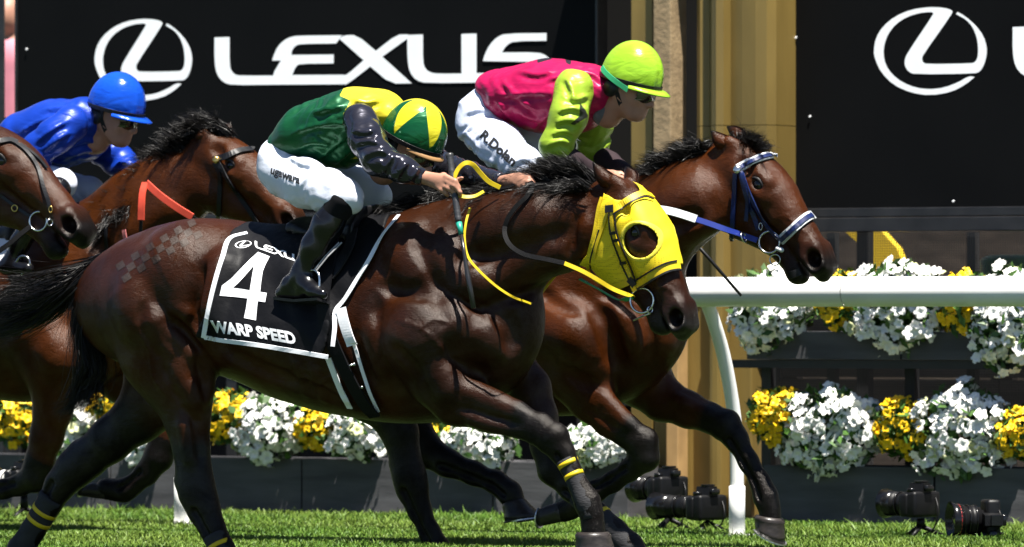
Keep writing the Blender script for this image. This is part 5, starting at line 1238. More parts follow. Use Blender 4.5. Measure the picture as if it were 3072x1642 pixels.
def head_and_helmet(root, C, ang, s, cover, mask=None, face=True, strap=None, peakmat=None, goggles=True, Fbody=None, peak=.055, lat=np.array([0, 1.0, 0])):
    """C: centre of the helmet rim; ang: pitch of the brim (radians, downwards)"""
    fw = np.array([math.cos(ang), 0, -math.sin(ang)]); up = np.array([math.sin(ang), 0, math.cos(ang)])
    def hp(x, y, z): return C + fw * x + lat * y + up * z
    Mx = np.array([fw, lat, up])
    if Fbody is not None:
        F = Fbody
        F.ell(hp(-.005, 0, -.005), (.098, .076, .10), Mx, .02); F.ell(hp(.035, 0, -.075), (.062, .062, .085), Mx, .035)     # skull and face
        F.ell(hp(.060, 0, -.135), (.034, .036, .030), Mx, .03)                                                               # chin
        for sg in (-1, 1):
            F.seg(hp(-.015, sg * .058, -.085), hp(.045, sg * .03, -.14), .022, .016, k=.03)                                   # jaw
            F.ell(hp(.06, sg * .036, -.075), (.02, .022, .018), Mx, .02)                                                      # cheekbone
            F.ell(hp(-.02, sg * .077, -.05), (.020, .008, .030), Mx, .008)                                                    # ear
            F.ell(hp(.088, sg * .032, -.045), (.02, .018, .014), Mx, .02, sub=True)                                           # eye hollow
        F.seg(hp(.088, 0, -.04), hp(.113, 0, -.082), .010, .014, k=.015); F.ell(hp(.103, 0, -.088), (.012, .018, .009), Mx, .01)   # nose
        F.ell(hp(.088, 0, -.108), (.014, .024, .0065), Mx, .01); F.ell(hp(.084, 0, -.122), (.013, .021, .007), Mx, .01)       # lips
        F.seg(hp(.098, -.02, -.1145), hp(.098, .02, -.1145), .0025, .0025, k=.004, sub=True)
        F.seg(hp(-.02, 0, -.08), hp(-.07, 0, -.17), .055, .058, k=.04)                                                        # neck
    # helmet shell with a satin cover gathered at the rim
    n, m = 72, 30; V = []; M = []
    for i in range(m + 1):
        th = i / m * rad(101)
        for k in range(n):
            ph = 2 * math.pi * k / n; pl = 1 + .018 * math.sin(ph * 9 + 2 * math.sin(ph * 3)) * (th / 1.7) ** 2 + .006 * math.sin(ph * 17 + i * .3) * (th / 1.7) ** 3
            e = 1.0
            V.append(hp(.134 * math.sin(th) * math.cos(ph) * pl - .006, .112 * math.sin(th) * math.sin(ph) * pl, .148 * math.cos(th) * pl + .008))
            if mask: M.append(mask(th, ph))
    Fc = np.array([(i * n + k, i * n + (k + 1) % n, (i + 1) * n + (k + 1) % n, (i + 1) * n + k) for i in range(m) for k in range(n)])[:, ::-1]
    hel = mesh_obj('helmet', np.array(V), Fc, cover, root, True, {'mask': np.array(M)} if mask else None)
    V = []; kk = 25
    for k in range(kk):
        ph = lerp(rad(-68), rad(68), k / (kk - 1)); ex = peak * max(0, math.cos(ph * 1.2)) ** .6
        for (d, z) in ((0, .0), (ex * .6, -.004), (ex, -.014), (ex, -.019), (ex * .6, -.010), (0, -.007)):
            V.append(hp((.130 + d) * math.cos(ph) - .006, (.109 + d * .55) * math.sin(ph), z - .016))
    Fc = [(k * 6 + j, k * 6 + (j + 1) % 6, (k + 1) * 6 + (j + 1) % 6, (k + 1) * 6 + j) for k in range(kk - 1) for j in range(6)]
    mesh_obj('peak', V, Fc, peakmat or cover, hel, True)
    band = [hp(.136 * math.cos(t) - .006, .114 * math.sin(t), -.012) for t in np.linspace(0, 6.283, 40)]
    MB().strap(band, np.array([b - C for b in band]), .018, .002).obj('cap_band', BLACKL, hel)
    if goggles:
        V = []
        for i in range(13):
            t = lerp(-1.0, 1.0, i / 12); y = .066 * math.sin(t * 1.25); x = .108 - .052 * (abs(math.sin(t * 1.25)) ** 2.2)
            dz = .032 - .006 * (1 if abs(t) < .12 else 0)
            V += [hp(x - .004, y, -.048 + dz), hp(x + .010, y * 1.02, -.048 + dz * .55), hp(x + .010, y * 1.02, -.048 - dz * .55), hp(x - .004, y, -.048 - dz)]
        Fc = [(i * 4 + j, i * 4 + 4 + j, i * 4 + 4 + j + 1, i * 4 + j + 1) for i in range(12) for j in range(3)]
        mesh_obj('goggles', V, Fc, GOG, hel, True)
    for sg in (-1, 1):
        MB().strap([hp(-.02, sg * .088, -.01), hp(-.015, sg * .084, -.06), hp(.01, sg * .070, -.105), hp(.035, sg * .030, -.150)], np.array([0.2, sg, 0]), .02, .003).obj('chin_strap', BLACKL, hel)
        MB().lathe(hp(-.045, sg * .080, -.055), lat * sg, [(-.012, .034), (.004, .036), (.012, .028)], 14).obj('ear_pad', BLACKL, hel, True)
    if strap:
        pts = [hp(-.13, -.02, .03), hp(-.10, -.085, .012), hp(-.03, -.116, -.012), hp(.05, -.105, -.040)]
        MB().strap(catmull(pts, 5), np.array([-.2, -1, .2]), .022, .003).obj('goggle_strap', strap, hel)
    return hp

def px_ang(du, dv): return math.atan2(dv, du / .866)

def hand(F, Y, wrist, palm, fingers, thumb, s):
    """palm and five fingers; every point is (u, v, dy)"""
    w = [P(q[0], q[1], Y + q[2]) for q in (wrist, palm)]
    F.seg(w[0], w[1], .026, .034, .02, .019, .02)
    for i, fg in enumerate(list(fingers) + [thumb]):
        p = [P(q[0], q[1], Y + q[2]) for q in fg]; r = [.0105, .0098, .0088, .0078]
        for k in range(len(p) - 1): F.seg(p[k], p[k + 1], r[k], r[k + 1], k=.006)

# ================= rider in green and yellow on the hooded horse
GREEN = satin('green_satin', (.0028, .042, .014)); node_mix_attr(GREEN, 'mask', (.50, .41, .016), .4)
BLKSAT = satin('black_satin', (.010, .010, .014), .22)
rider1 = thing('person', (P(900, 690, 0)[0], 0, P(900, 690, 0)[2]), 'jockey in green and yellow silks with black sleeves, crouching over the hooded horse', 'person', 'jockeys')
J = rider1; Y0 = 0.0
tor1 = pchain([(872, 440, 58, 0, .135), (930, 408, 82, 0, .165), (1010, 396, 100, 0, .18), (1078, 352, 84, 0, .19), (1135, 338, 60, 0, .15), (1180, 350, 44, 0, .08)], Y0)
pel1 = pchain([(892, 434, 50, 0, .125), (862, 478, 62, 0, .15), (858, 514, 66, 0, .16)], Y0)
thn1 = pchain([(862, 526, 66, -.10), (918, 552, 66, -.17), (985, 574, 58, -.24), (1032, 590, 48, -.275), (1046, 600, 40, -.28)], Y0)
thf1 = pchain([(868, 520, 78, .10), (960, 545, 74, .17), (1060, 566, 62, .24), (1128, 590, 50, .27)], Y0)
arn1 = pchain([(1082, 362, 52, -.17), (1102, 420, 52, -.235), (1136, 478, 48, -.275), (1205, 508, 38, -.26), (1272, 533, 26, -.235)], Y0)
arf1 = pchain([(1130, 360, 50, .17), (1210, 430, 50, .22), (1300, 492, 46, .24), (1410, 525, 36, .10), (1508, 546, 26, -.03)], Y0)
shin1 = pchain([(1028, 604, 50, -.29), (984, 672, 46, -.30), (946, 742, 43, -.305), (912, 812, 33, -.305)], Y0)
shinf1 = pchain([(1120, 600, 44, .28), (1060, 680, 42, .29), (1000, 770, 34, .30), (975, 820, 27, .30)], Y0)
foot1 = pchain([(908, 836, 33, -.305), (922, 858, 32, -.315), (946, 876, 25, -.335), (968, 884, 18, -.35)], Y0)
heel1 = pchain([(906, 826, 32, -.305), (874, 858, 31, -.30), (850, 880, 22, -.295), (905, 884, 22, -.315)], Y0)
footf1 = pchain([(975, 838, 28, .30), (940, 872, 25, .30), (1025, 876, 21, .32)], Y0)
allc = [tor1, pel1, thn1, thf1, arn1, arf1, shin1, shinf1, foot1, footf1]
lo, hi = bounds(allc, .2); FB = Field(lo, hi, .0055)
for ch in allc: FB.chain([(p, max(.012, r - .016), max(.012, w - .016)) for p, r, w in ch], .03)
C1 = P(1242, 416, -.01)
head_and_helmet(J, C1, px_ang(.87, .49), 780, (lambda m: (node_mix_attr(m, 'mask', (.50, .44, .016), .02), m)[1])(satin('green_cap_satin', (.003, .048, .016), .22)),
    mask=lambda th, ph: (.62 + .40 * (abs(((ph + .5) * 5 / math.pi) % 2 - 1) * 2 - 1)) - th / 1.57, peakmat=mat('tan_peak', (.28, .15, .055), .5), Fbody=FB, peak=.022)
hand(FB, -.245, (1276, 534, .01), (1326, 548, -.005),
     [[(1338, 530, -.012), (1366, 544, -.022), (1376, 562, -.012), (1372, 576, .008)], [(1336, 543, -.014), (1362, 558, -.026), (1380, 577, -.016), (1382, 588, .0)], [(1326, 556, -.012), (1346, 566, -.024), (1362, 578, -.014), (1366, 588, .0)], [(1310, 560, -.008), (1324, 570, -.018), (1338, 580, -.012), (1343, 587, .0)]],
     [(1330, 524, .006), (1356, 532, .012), (1374, 540, .006), (1386, 534, -.004)], 780)
hand(FB, -.06, (1510, 546, .01), (1556, 543, 0),
     [[(1562, 530, -.004), (1586, 534, -.012), (1600, 552, -.012), (1607, 572, -.006)], [(1560, 538, -.012), (1584, 546, -.02), (1594, 562, -.014), (1594, 574, -.002)], [(1556, 546, -.012), (1574, 556, -.02), (1580, 568, -.012), (1578, 576, .0)], [(1548, 552, -.01), (1562, 562, -.016), (1568, 570, -.01), (1566, 577, .0)]],
     [(1556, 530, .012), (1580, 526, .016), (1594, 534, .014), (1602, 546, .01)], 780)
v, q = FB.mesh(1); mesh_obj('body', v, q, SKIN, J)
garment([tor1], .007, .05, 'jacket', GREEN, J, fold=(0.0108, 3, 1.20), mask=pxmask([[(1044, 240), (1020, 288), (1052, 302), (1030, 345), (1028, 372), (1060, 398), (1076, 440), (1120, 424), (1150, 460), (1260, 450), (1260, 240)], [(1052, 478), (1085, 462), (1082, 476)]]), cuts=[((P(845, 430, 0)), (-.8, 0, -.2))], creases=[[(880, 400), (950, 378), (1025, 372)], [(890, 450), (940, 430), (1000, 440)], [(940, 490), (990, 450), (1040, 410)], [(1000, 490), (1040, 460), (1070, 430)], [(930, 340), (980, 330), (1030, 320)], [(1060, 300), (1100, 310), (1140, 300)], [(1050, 340), (1085, 345)]])
garment([arn1], .0065, .03, 'sleeve', BLKSAT, J, fold=(.006, 8, 1.2), creases=[[(1060, 390), (1090, 400), (1125, 392)], [(1075, 430), (1105, 425), (1140, 432)], [(1095, 470), (1130, 455), (1160, 462)], [(1150, 520), (1165, 490), (1180, 470)], [(1195, 530), (1210, 505), (1222, 490)], [(1235, 540), (1248, 520), (1256, 508)]], cuts=[cutat(arn1[-1][0], 2 * arn1[-1][0] - arn1[-2][0])])
garment([arf1], .0075, .03, 'sleeve', BLKSAT, J, fold=(0.0116, 9, 1.38), cuts=[cutat(arf1[-1][0], 2 * arf1[-1][0] - arf1[-2][0])])
bre1, FT1 = garment([pel1, thn1, thf1], .0065, .05, 'breeches', BRE_W, J, creases=[[(800, 560), (830, 585), (880, 600)], [(870, 470), (900, 490), (940, 500)]], fold=(0.0075, 12, 1.20), ret=True)
bm = text_mesh('ugawara', .032); W = max(w.co.x for w in bm.verts)
TXT = mat('black_print', (.008, .008, .008), .6)
lay_on(bm, lambda x, y: (811 + x / W * 88 + y * 6, 520 + x / W * 33 - y * 33), FT1, 'name_print', TXT, bre1, .12, .002, 0.0, -.25)
garment([[shin1[0], (lerp(shin1[0][0], shin1[1][0], .75), .050, .050)]], .007, .02, 'sock', SOCK, J)
garment([[(lerp(shin1[0][0], shin1[1][0], .62), .056, .052)] + shin1[1:] + foot1, heel1], .0055, .022, 'boot', BOOT, J, fold=None)
garment([[(lerp(shinf1[0][0], shinf1[1][0], .62), .054, .052)] + shinf1[1:] + footf1], .009, .022, 'boot', BOOT, J)
MB().strap([P(838, 898, -.30), P(900, 905, -.32), P(972, 900, -.355)], np.array([0, -.25, -1]), .075, .010).obj('boot_sole', BLACKL, J)
MB().ring(P(986, 664, -.30), shin1[1][0] - shin1[0][0], .0585, .003, 28, 6).obj('boot_band', BLACKL, J, True)
# stirrup and leather, stick
sp = thing('stirrup', P(935, 880, -.33), 'steel stirrup iron under the polished boot of the rider in green', 'stirrup')
MB().tube(catmull([P(886, 852, -.30), P(900, 828, -.31), P(925, 814, -.325), P(946, 812, -.335), P(958, 830, -.345), P(958, 868, -.35)], 6), .0045, 8).obj('arch', STEEL, sp, True)
pts = [P(884, 852, -.335), P(905, 880, -.345), P(938, 908, -.355), P(944, 900, -.37), P(915, 868, -.365)]; MB().prism(pts, .008, (0, .6, .4)).obj('tread', RUBBER, sp)
for sgn in (-1, 1): MB().strap([P(946 + sgn * 4, 812, -.335), P(980 + sgn * 4, 770, -.325), P(1022 + sgn * 4, 728, -.30)], np.array([0, -1, .2]), .006, .003).obj('stirrup_leather', mat('grey_webbing', (.22, .22, .23), .6), sp)
wp = thing('whip', P(1360, 600, -.225), 'long whip with taped grip and teal band held by the rider in green', 'whip')
GRIP = mat('grip_tape', (.024, .024, .026), .4, .5, var=.3, vscale=60, bump=(90, .7, .003), mapscale=(.2, .2, 1))
hp0, hp1 = P(1348, 462, -.232), P(1376, 666, -.27)
MB().tube([lerp(hp0, hp1, t) for t in np.linspace(0, 1, 30)], [.0155 if i < 2 else .0128 + (.0010 if i % 2 else -.0006) for i in range(30)], 12).obj('grip', GRIP, wp, True)
MB().tube([hp1, P(1384, 704, -.28)], [.0125, .0095], 12).obj('teal_band', mat('teal_tape', (.010, .22, .16), .45), wp, True)
MB().tube([P(1384, 704, -.28), P(1393, 760, -.295), P(1404, 830, -.31), P(1421, 925, -.335)], [.008, .0075, .0105, .0095], 10).obj('shaft', mat('whip_shaft', (.012, .012, .013), .3, .5), wp, True)

# ================= rider in pink and lime
PINK = satin('pink_satin', (.30, .0045, .052)); node_mix_attr(PINK, 'mask', (.010, .010, .012), .4)
LIME = satin('lime_satin', (.215, .32, .024)); node_mix_attr(LIME, 'mask', (.010, .010, .012), .4)
LIMEC = satin('lime_cap_satin', (.23, .42, .024), .24)
Y0 = 1.56
J = thing('person', P(1440, 690, Y0), 'jockey in pink vest, lime sleeves and lime cap on the horse in front', 'person', 'jockeys')
tor2 = pchain([(1494, 268, 56, 0, .135), (1552, 288, 84, 0, .165), (1640, 288, 104, 0, .18), (1722, 292, 100, 0, .19), (1785, 276, 66, 0, .15), (1818, 282, 46, 0, .08)], Y0)
pel2 = pchain([(1492, 292, 54, 0, .125), (1456, 340, 60, 0, .15), (1450, 376, 62, 0, .16)], Y0)
thn2 = pchain([(1450, 392, 63, -.10), (1505, 438, 60, -.17), (1570, 500, 54, -.24), (1628, 545, 46, -.28)], Y0)
thf2 = pchain([(1460, 392, 72, .10), (1560, 430, 64, .17), (1650, 480, 54, .24), (1710, 530, 46, .28)], Y0)
arn2 = pchain([(1722, 268, 60, -.17), (1705, 350, 54, -.24), (1668, 438, 46, -.27), (1720, 490, 36, -.22), (1800, 525, 26, -.12)], Y0)
arf2 = pchain([(1768, 290, 56, .17), (1780, 380, 52, .24), (1778, 445, 44, .26), (1830, 490, 34, .22), (1890, 525, 26, .12)], Y0)
shn2 = pchain([(1625, 550, 42, -.29), (1560, 640, 40, -.30), (1510, 740, 32, -.30), (1490, 790, 26, -.30), (1470, 830, 24, -.30), (1540, 835, 20, -.32)], Y0)
shf2 = pchain([(1700, 540, 42, .29), (1640, 640, 40, .30), (1590, 740, 32, .30), (1570, 790, 26, .30), (1550, 830, 24, .30), (1620, 835, 20, .32)], Y0)
allc = [tor2, pel2, thn2, thf2, arn2, arf2, shn2, shf2]; lo, hi = bounds(allc, .2); FB = Field(lo, hi, .0065)
for ch in allc: FB.chain([(p, max(.012, r - .016), max(.012, w - .016)) for p, r, w in ch], .03)
C2 = P(1898, 236, Y0)
hp2 = head_and_helmet(J, C2, px_ang(.95, .31), 742, LIMEC, Fbody=FB, strap=mat('green_elastic', (.013, .25, .10), .6))
hand(FB, Y0 - .09, (1800, 526, 0), (1838, 534, 0), [[(1845, 526, -.01), (1866, 534, -.02), (1872, 550, -.01)], [(1842, 534, -.012), (1862, 546, -.02), (1866, 560, -.01)], [(1838, 542, -.012), (1854, 554, -.02), (1858, 566, -.008)], [(1830, 546, -.01), (1844, 560, -.014), (1848, 568, -.006)]], [(1840, 522, .01), (1862, 520, .014), (1874, 528, .01)], 742)
hand(FB, Y0 + .10, (1890, 526, 0), (1926, 534, 0), [[(1935, 526, -.01), (1954, 534, -.02), (1960, 550, -.01)], [(1930, 534, -.012), (1950, 546, -.02), (1955, 560, -.01)], [(1926, 542, -.012), (1942, 554, -.02), (1946, 566, -.008)], [(1918, 546, -.01), (1932, 560, -.014), (1936, 568, -.006)]], [(1930, 522, .01), (1950, 520, .014), (1962, 528, .01)], 742)
v, q = FB.mesh(1); mesh_obj('body', v, q, SKIN, J)
ve, FV = garment([tor2], .007, .05, 'vest', PINK, J, fold=(.007, 5, 1.0), creases=[[(1490, 300), (1525, 345), (1570, 385)], [(1510, 250), (1560, 300), (1610, 330)], [(1500, 288), (1570, 282), (1650, 280)], [(1560, 340), (1610, 360), (1650, 350)], [(1600, 385), (1640, 350), (1680, 310)], [(1560, 215), (1610, 225), (1660, 215)], [(1640, 240), (1690, 230), (1740, 235)], [(1740, 215), (1780, 225), (1805, 245)]], mask=pxmask([[(1614, 168), (1612, 190), (1632, 184), (1655, 178), (1652, 168)], [(1694, 170), (1700, 190), (1712, 196), (1712, 176)]]), ret=True)
garment([arn2[:3] + [(lerp(arn2[2][0], arn2[3][0], .25), .05, .05)]], .0065, .03, 'sleeve', LIME, J, fold=(.006, 6, .85), creases=[[(1690, 290), (1730, 300), (1765, 288)], [(1680, 335), (1715, 325), (1750, 336)], [(1672, 372), (1700, 360), (1735, 368)], [(1655, 405), (1690, 395), (1715, 402)], [(1645, 436), (1680, 424), (1706, 432)], [(1700, 240), (1715, 270), (1720, 300)]], mask=pxmask([[(1740, 310), (1757, 332), (1765, 350), (1745, 362), (1722, 376), (1712, 372), (1738, 350)]]))
garment([arf2[:3] + [(lerp(arf2[2][0], arf2[3][0], .15), .05, .05)]], .0075, .03, 'sleeve', LIME, J, fold=(0.0133, 7, 1.32), mask=lambda v: np.full(len(v), -1.0))
MAUVE = mat('dark_undersleeve', (.022, .013, .016), .8, .2, var=.2)
garment([[(lerp(arf2[2][0], arf2[3][0], .62), .042, .042), (arf2[3][0], .045, .045), (lerp(arf2[3][0], arf2[4][0], .8), .035, .035)]], .007, .02, 'undersleeve', MAUVE, J)
garment([[(lerp(arn2[2][0], arn2[3][0], .7), .048, .048), (arn2[3][0], .048, .048), (lerp(arn2[3][0], arn2[4][0], .8), .035, .035)]], .008, .02, 'undersleeve', MAUVE, J)
bre2, FT2 = garment([pel2, thn2, thf2], .0065, .05, 'breeches', BRE_B, J, creases=[[(1400, 340), (1440, 330), (1480, 340)], [(1395, 400), (1420, 420), (1440, 450)], [(1480, 360), (1510, 380), (1550, 400)], [(1530, 500), (1560, 480), (1600, 480)], [(1420, 450), (1450, 475), (1490, 490)]], fold=(0.0100, 15, 1.32), ret=True)
bm = text_mesh('R.Dolan', .036); W = max(w.co.x for w in bm.verts)
lay_on(bm, lambda x, y: (1438 + x / W * 100 + y * 24, 410 + x / W * 90 - y * 31), FT2, 'name_print', TXT, bre2, .12, .002, 0.0, Y0 - .2)
bm = text_mesh('TRACK', .0); W = max(w.co.x for w in bm.verts)
lay_on(bm, lambda x, y: (1538 + x / W * 56 + y * 20, 398 + x / W * 64 - y * 18), FT2, 'grey_print', mat('grey_print', (.35, .38, .46), .6), bre2, .12, .002, 0.0, Y0 - .2)
for ch in (shn2, shf2): garment([ch], .009, .022, 'boot', BOOT, J)
garment([[(hp2(-.06, 0, -.12), .056, .056), (hp2(-.085, 0, -.165), .060, .064)]], .007, .02, 'collar', mat('grey_collar', (.10, .10, .105), .6), J)

# ================= rider in blue
BLUE = satin('blue_satin', (.004, .027, .24)); BLUEC = satin('blue_cap_satin', (.006, .055, .40), .2)
Y0 = 2.05
J = thing('person', P(40, 690, Y0), 'jockey in royal blue silks and blue cap at the left', 'person', 'jockeys')
tor3 = pchain([(34, 440, 50, 0, .135), (86, 412, 72, 0, .165), (160, 405, 98, 0, .18), (228, 392, 90, 0, .19), (272, 358, 56, 0, .14), (302, 360, 42, 0, .08)], Y0)
pel3 = pchain([(20, 450, 54, 0, .13), (-16, 500, 66, 0, .165), (-20, 535, 68, 0, .175)], Y0)
thn3 = pchain([(-20, 540, 68, -.10), (50, 552, 60, -.17), (130, 552, 52, -.22), (184, 552, 48, -.24)], Y0)
thf3 = pchain([(0, 540, 68, .10), (100, 560, 60, .17), (190, 575, 56, .17), (266, 580, 50, .20)], Y0)
arn3 = pchain([(212, 372, 54, -.17), (165, 410, 52, -.24), (112, 448, 46, -.27), (112, 505, 38, -.24), (128, 552, 26, -.16)], Y0)
arf3 = pchain([(275, 400, 52, .17), (320, 450, 50, .23), (365, 490, 44, .25), (400, 530, 34, .18), (432, 556, 26, .10)], Y0)
shn3 = pchain([(172, 570, 42, -.29), (110, 650, 40, -.30), (60, 730, 30, -.30), (40, 775, 25, -.30), (20, 800, 24, -.30), (84, 806, 20, -.32)], Y0)
shf3 = pchain([(255, 610, 42, .29), (190, 690, 40, .30), (140, 770, 30, .30), (120, 810, 25, .30), (100, 830, 22, .30), (160, 836, 20, .30)], Y0)
allc = [tor3, pel3, thn3, thf3, arn3, arf3, shn3, shf3]; lo, hi = bounds(allc, .2); FB = Field(lo, hi, .007)
for ch in allc: FB.chain([(p, max(.012, r - .016), max(.012, w - .016)) for p, r, w in ch], .03)
C3 = P(352, 322, Y0)
head_and_helmet(J, C3, px_ang(.96, .28), 681, BLUEC, Fbody=FB)
for yy, (a, b) in ((Y0 - .15, ((128, 552), (148, 572))), (Y0 + .09, ((432, 556), (462, 548)))):
    d = np.array([b[0] - a[0], b[1] - a[1]]) / 38.0
    def q(x, y, dy): return (b[0] + x, b[1] + y, dy)
    hand(FB, yy, (*a, 0), (*b, 0), [[q(6, -8, -.01), q(22, 0, -.02), q(26, 14, -.01)], [q(4, 0, -.012), q(18, 10, -.02), q(22, 22, -.01)], [q(0, 6, -.012), q(12, 18, -.02), q(14, 28, -.008)], [q(-6, 10, -.01), q(4, 22, -.014), q(8, 30, -.006)]], [q(2, -12, .01), q(20, -14, .014), q(30, -6, .01)], 681)
v, q_ = FB.mesh(1); mesh_obj('body', v, q_, SKIN, J)
garment([tor3], .0075, .05, 'jacket', BLUE, J, fold=(.007, 21, 1.0), creases=[[(60, 400), (110, 370), (170, 350)], [(130, 330), (190, 325), (250, 335)], [(210, 440), (250, 425), (290, 428)], [(200, 470), (245, 455), (285, 450)], [(140, 480), (190, 490), (240, 500)]])
garment([arn3], .007, .03, 'sleeve', BLUE, J, fold=(.007, 22, 1.1), creases=[[(105, 430), (150, 395), (200, 365)], [(130, 455), (165, 425), (205, 400)], [(90, 460), (115, 470), (140, 465)]], cuts=[cutat(arn3[-1][0], 2 * arn3[-1][0] - arn3[-2][0])])
garment([arf3], .0075, .03, 'sleeve', BLUE, J, fold=(0.0133, 23, 1.32), cuts=[cutat(arf3[-1][0], 2 * arf3[-1][0] - arf3[-2][0])])
garment([pel3, thn3, thf3], .008, .05, 'breeches', BRE_W, J, fold=(0.0067, 24, 1.20))
for ch in (shn3, shf3): garment([ch], .009, .022, 'boot', BOOT, J)
saddle(H2, 1520, 1720, 660); saddle(H3, -90, 110, 680)
st3 = thing('stirrup', P(84, 800, 1.7), 'pale stirrup iron under the boot of the rider in blue', 'stirrup')
MB().tube(catmull([P(40, 800, 1.72), P(62, 770, 1.72), P(84, 775, 1.72), P(88, 800, 1.72), P(64, 826, 1.72)], 6), .006, 8).obj('arch', STEEL, st3, True)
# saddlecloths of the two horses behind
for H, (a, b, c, d) in ((H2, (1330, 1700, 680, 980)), (H3, (-220, 190, 700, 800))):
    Yn = H.Y0; x0, x1 = P(a, 800, Yn)[0], P(b, 800, Yn)[0]; zl = P(a, d, Yn)[2]
    v, q = shell(H.F, [(x0, 2.1), (x0 + .02, zl), (x1 - .1, zl), (x1, 2.1)], -.004, .012, .009, wob=cw).mesh(2); mesh_obj('saddlecloth', v, q, CLOTHB if H is H2 else CLOTHW, H.root)

# ================= onlooker in the gap at the far left
SPK = mat('pink_shirt', (.55, .2, .25), .7, .3, var=.1); SPW = mat('pale_trousers', (.7, .7, .68), .7)
Y0 = 8.2; base = P(34, 1380, Y0)
J = thing('person', (base[0], Y0, 0), 'onlooker in a pink top glimpsed in the gap beside the left board', 'person')
FB = Field(np.array([base[0] - .4, Y0 - .35, 0]), np.array([base[0] + .4, Y0 + .35, 2.5]), .02); cx = base[0]
def bodyseg(F, g=0.0):
    F.seg((cx, Y0, 1.25), (cx, Y0, 1.75), .14 + g, .17 + g, .11 + g, .12 + g, .06)
    for sg in (-1, 1):
        F.seg((cx + sg * .17, Y0, 1.76), (cx + sg * .22, Y0, 1.45), .06 + g, .05 + g, k=.05); F.seg((cx + sg * .22, Y0, 1.45), (cx + sg * .16, Y0 - .16, 1.3), .048 + g, .034 + g, k=.03)
bodyseg(FB)
for sg in (-1, 1): FB.seg((cx + sg * .09, Y0, 1.22), (cx + sg * .10, Y0, .85), .09, .065, k=.05); FB.seg((cx + sg * .10, Y0, .85), (cx + sg * .10, Y0, .45), .06, .04, k=.04); FB.seg((cx + sg * .10, Y0, .42), (cx + sg * .10, Y0 - .12, .40), .045, .03, k=.02)
FB.seg((cx, Y0, 1.78), (cx, Y0, 1.9), .06, .055, k=.04); FB.ell((cx, Y0 - .02, 2.02), (.08, .10, .12), None, .03); FB.ell((cx, Y0 - .12, 2.0), (.012, .02, .02), None, .02)
v, q = FB.mesh(1); v = v + np.array([0, 0, .62]); mesh_obj('body', v, q, SKIN, J)
FB = Field(np.array([base[0] - .4, Y0 - .35, 1.2]), np.array([base[0] + .4, Y0 + .35, 1.9]), .02); bodyseg(FB, .012); v, q = FB.mesh(1); v = v + np.array([0, 0, .62]); mesh_obj('shirt', v, q, SPK, J)
FB = Field(np.array([base[0] - .4, Y0 - .35, .3]), np.array([base[0] + .4, Y0 + .35, 1.4]), .02)
for sg in (-1, 1): FB.seg((cx + sg * .09, Y0, 1.24), (cx + sg * .10, Y0, .5), .105, .065, k=.05)
v, q = FB.mesh(1); v = v + np.array([0, 0, .62]); mesh_obj('trousers', v, q, SPW, J)
stp = MB().box((cx - 1.2, Y0 - .4, 0), (cx + .6, Y0 + .6, .99)).obj('viewing_step', MATS['apron'], None); tag(stp, 'concrete viewing step in the gap beside the left board', 'step')
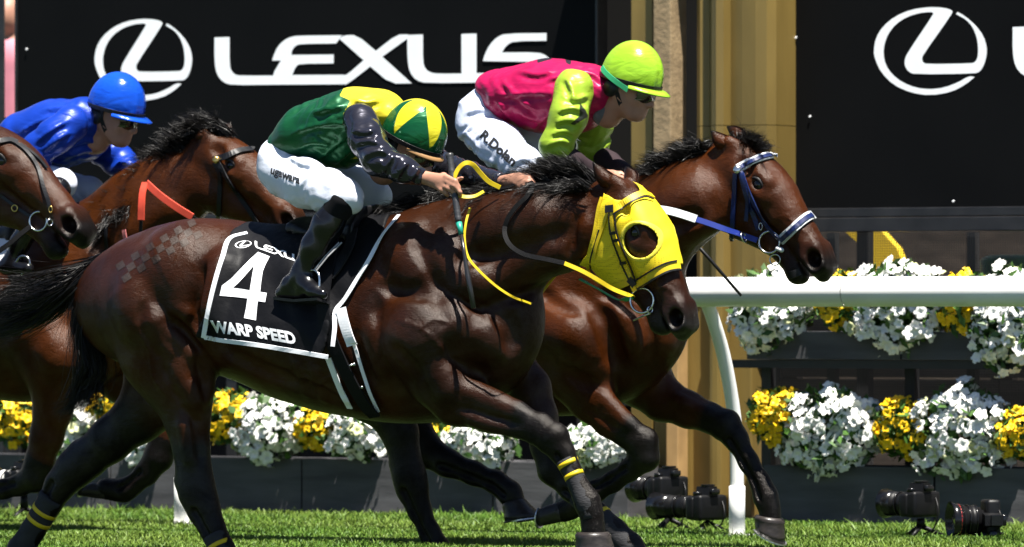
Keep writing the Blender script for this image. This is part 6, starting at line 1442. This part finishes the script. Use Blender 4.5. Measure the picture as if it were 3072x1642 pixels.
# ------------------------------------------------------------------ remote cameras on the turf
CBODY = mat('camera_black', (.004, .004, .0045), .45, .22, var=.2, vscale=30, bump=(300, .3, .001)); CGLOSS = mat('camera_gloss', (.005, .005, .0055), .2, .4); GLASS = mat('lens_glass', (.006, .006, .012), .05, .7, coat=1.0); CRED = mat('red_ring', (.5, .02, .02), .4); WLENS = mat('white_lens', (.7, .7, .68), .4)
def remote_camera(label, u, v, Y, yaw, lens_len, lens_r, tilt=0.0, roll=0.0, body=1.22, white=False, red=False):
    c = P(u, v, Y); root = thing('remote_camera', (c[0], c[1], 0), label, 'camera', 'remote cameras on the turf')
    R = Matrix.Rotation(yaw, 4, 'Z') @ Matrix.Rotation(tilt, 4, 'Y') @ Matrix.Rotation(roll, 4, 'X')
    def tr(o):
        for w in o.data.vertices: w.co = Vector(c) + (R @ (w.co * body))
        o.data.update(); return o
    # local frame: lens points to -x, camera width along y
    tr(MB().box((-.02, -.070, -.052), (.032, .072, .040), .012).obj('camera_body', CBODY, root, True))
    tr(MB().box((-.042, -.074, -.050), (.0, -.040, .034), .012).obj('grip', CBODY, root, True))
    pr = MB().prism([(-.036, -.026, .036), (-.036, .026, .036), (-.036, .018, .070), (-.036, -.018, .070)], .066, (1, 0, 0)); tr(pr.obj('viewfinder_hump', CBODY, root))
    tr(MB().box((.030, -.02, .042), (.046, .02, .062), .005).obj('eyepiece', CGLOSS, root, True))
    tr(MB().lathe((.0, -.052, .038), (0, 0, 1), [(0, .016), (.012, .016), (.014, .014)], 16).obj('dial', CGLOSS, root, True))
    tr(MB().box((-.015, -.02, .0705), (.02, .02, .078), .003).obj('hot_shoe', CGLOSS, root))
    L, r = lens_len, lens_r
    lens = tr(MB().lathe((-.02, 0, -.006), (-1, 0, 0), [(0, .034), (.012, .036), (.014, r * .86), (L * .3, r * .86), (L * .32, r), (L * .5, r), (L * .52, r * .93), (L * .7, r * .93), (L * .72, r * 1.02), (L * .95, r * 1.02), (L, r)], 28).obj('lens', WLENS if white else CBODY, root, True))
    tr(MB().lathe((-.02 - L * .8, 0, -.006), (-1, 0, 0), [(0, r * 1.05), (L * .2, r * 1.1), (L * .42, r * 1.28), (L * .42, r * 1.22), (L * .21, r * 1.0)], 28).obj('lens_hood', CGLOSS, lens, True))
    tr(MB().lathe((-.02 - L * .96, 0, -.006), (-1, 0, 0), [(0, r * .92), (.006, r * .85), (.012, r * .5), (.014, r * .1)], 24).obj('front_glass', GLASS, lens, True))
    for q in (.34, .6): tr(MB().ring((-.02 - L * q, 0, -.006), (1, 0, 0), r * 1.0, .003).obj('focus_ring', CGLOSS, lens, True))
    if red: tr(MB().ring((-.02 - L * .93, 0, -.006), (1, 0, 0), r * 1.05, .002).obj('red_ring', CRED, lens, True))
    b = Vector(c) + R @ Vector((0, 0, -.056 * body))
    MB().tube([b, (b.x, b.y, max(.05, b.z * .45))], [.016, .02], 12).obj('ball_head', CBODY, root, True)
    zt = max(.05, b.z * .45)
    for k in range(3):
        a = k * 2.094 + .6; MB().tube([(b.x, b.y, zt), (b.x + .10 * math.cos(a), b.y + .10 * math.sin(a), .006)], [.012, .008], 8).obj('tripod_leg', CBODY, root, True)
    p0 = Vector(c) + R @ Vector((.03, .06, .03)); MB().tube(catmull([p0, p0 + Vector((.03, -.03, -.06)), (p0.x + .01, p0.y - .03, .04), (p0.x - .04, p0.y - .04, .012)], 6), .0035, 6).obj('strap', CBODY, root, True)
remote_camera('black remote camera with a short lens, upper of the pair left of the rail post', 2006, 1462, 3.62, rad(-18), .13, .042)
remote_camera('black remote camera with a long telephoto lens, lower of the pair by the post', 2122, 1518, 3.42, rad(-16), .20, .040)
remote_camera('black remote camera with a hooded lens before the right planter box', 2762, 1508, 3.5, rad(-14), .12, .042)
remote_camera('black remote camera in upright position with its lens toward the viewer, far right', 2968, 1560, 3.45, rad(42), .10, .052, roll=rad(90), red=True)
remote_camera('remote camera with a pale lens half hidden behind the legs at far left', 72, 1440, 3.6, rad(-10), .11, .042, white=True)
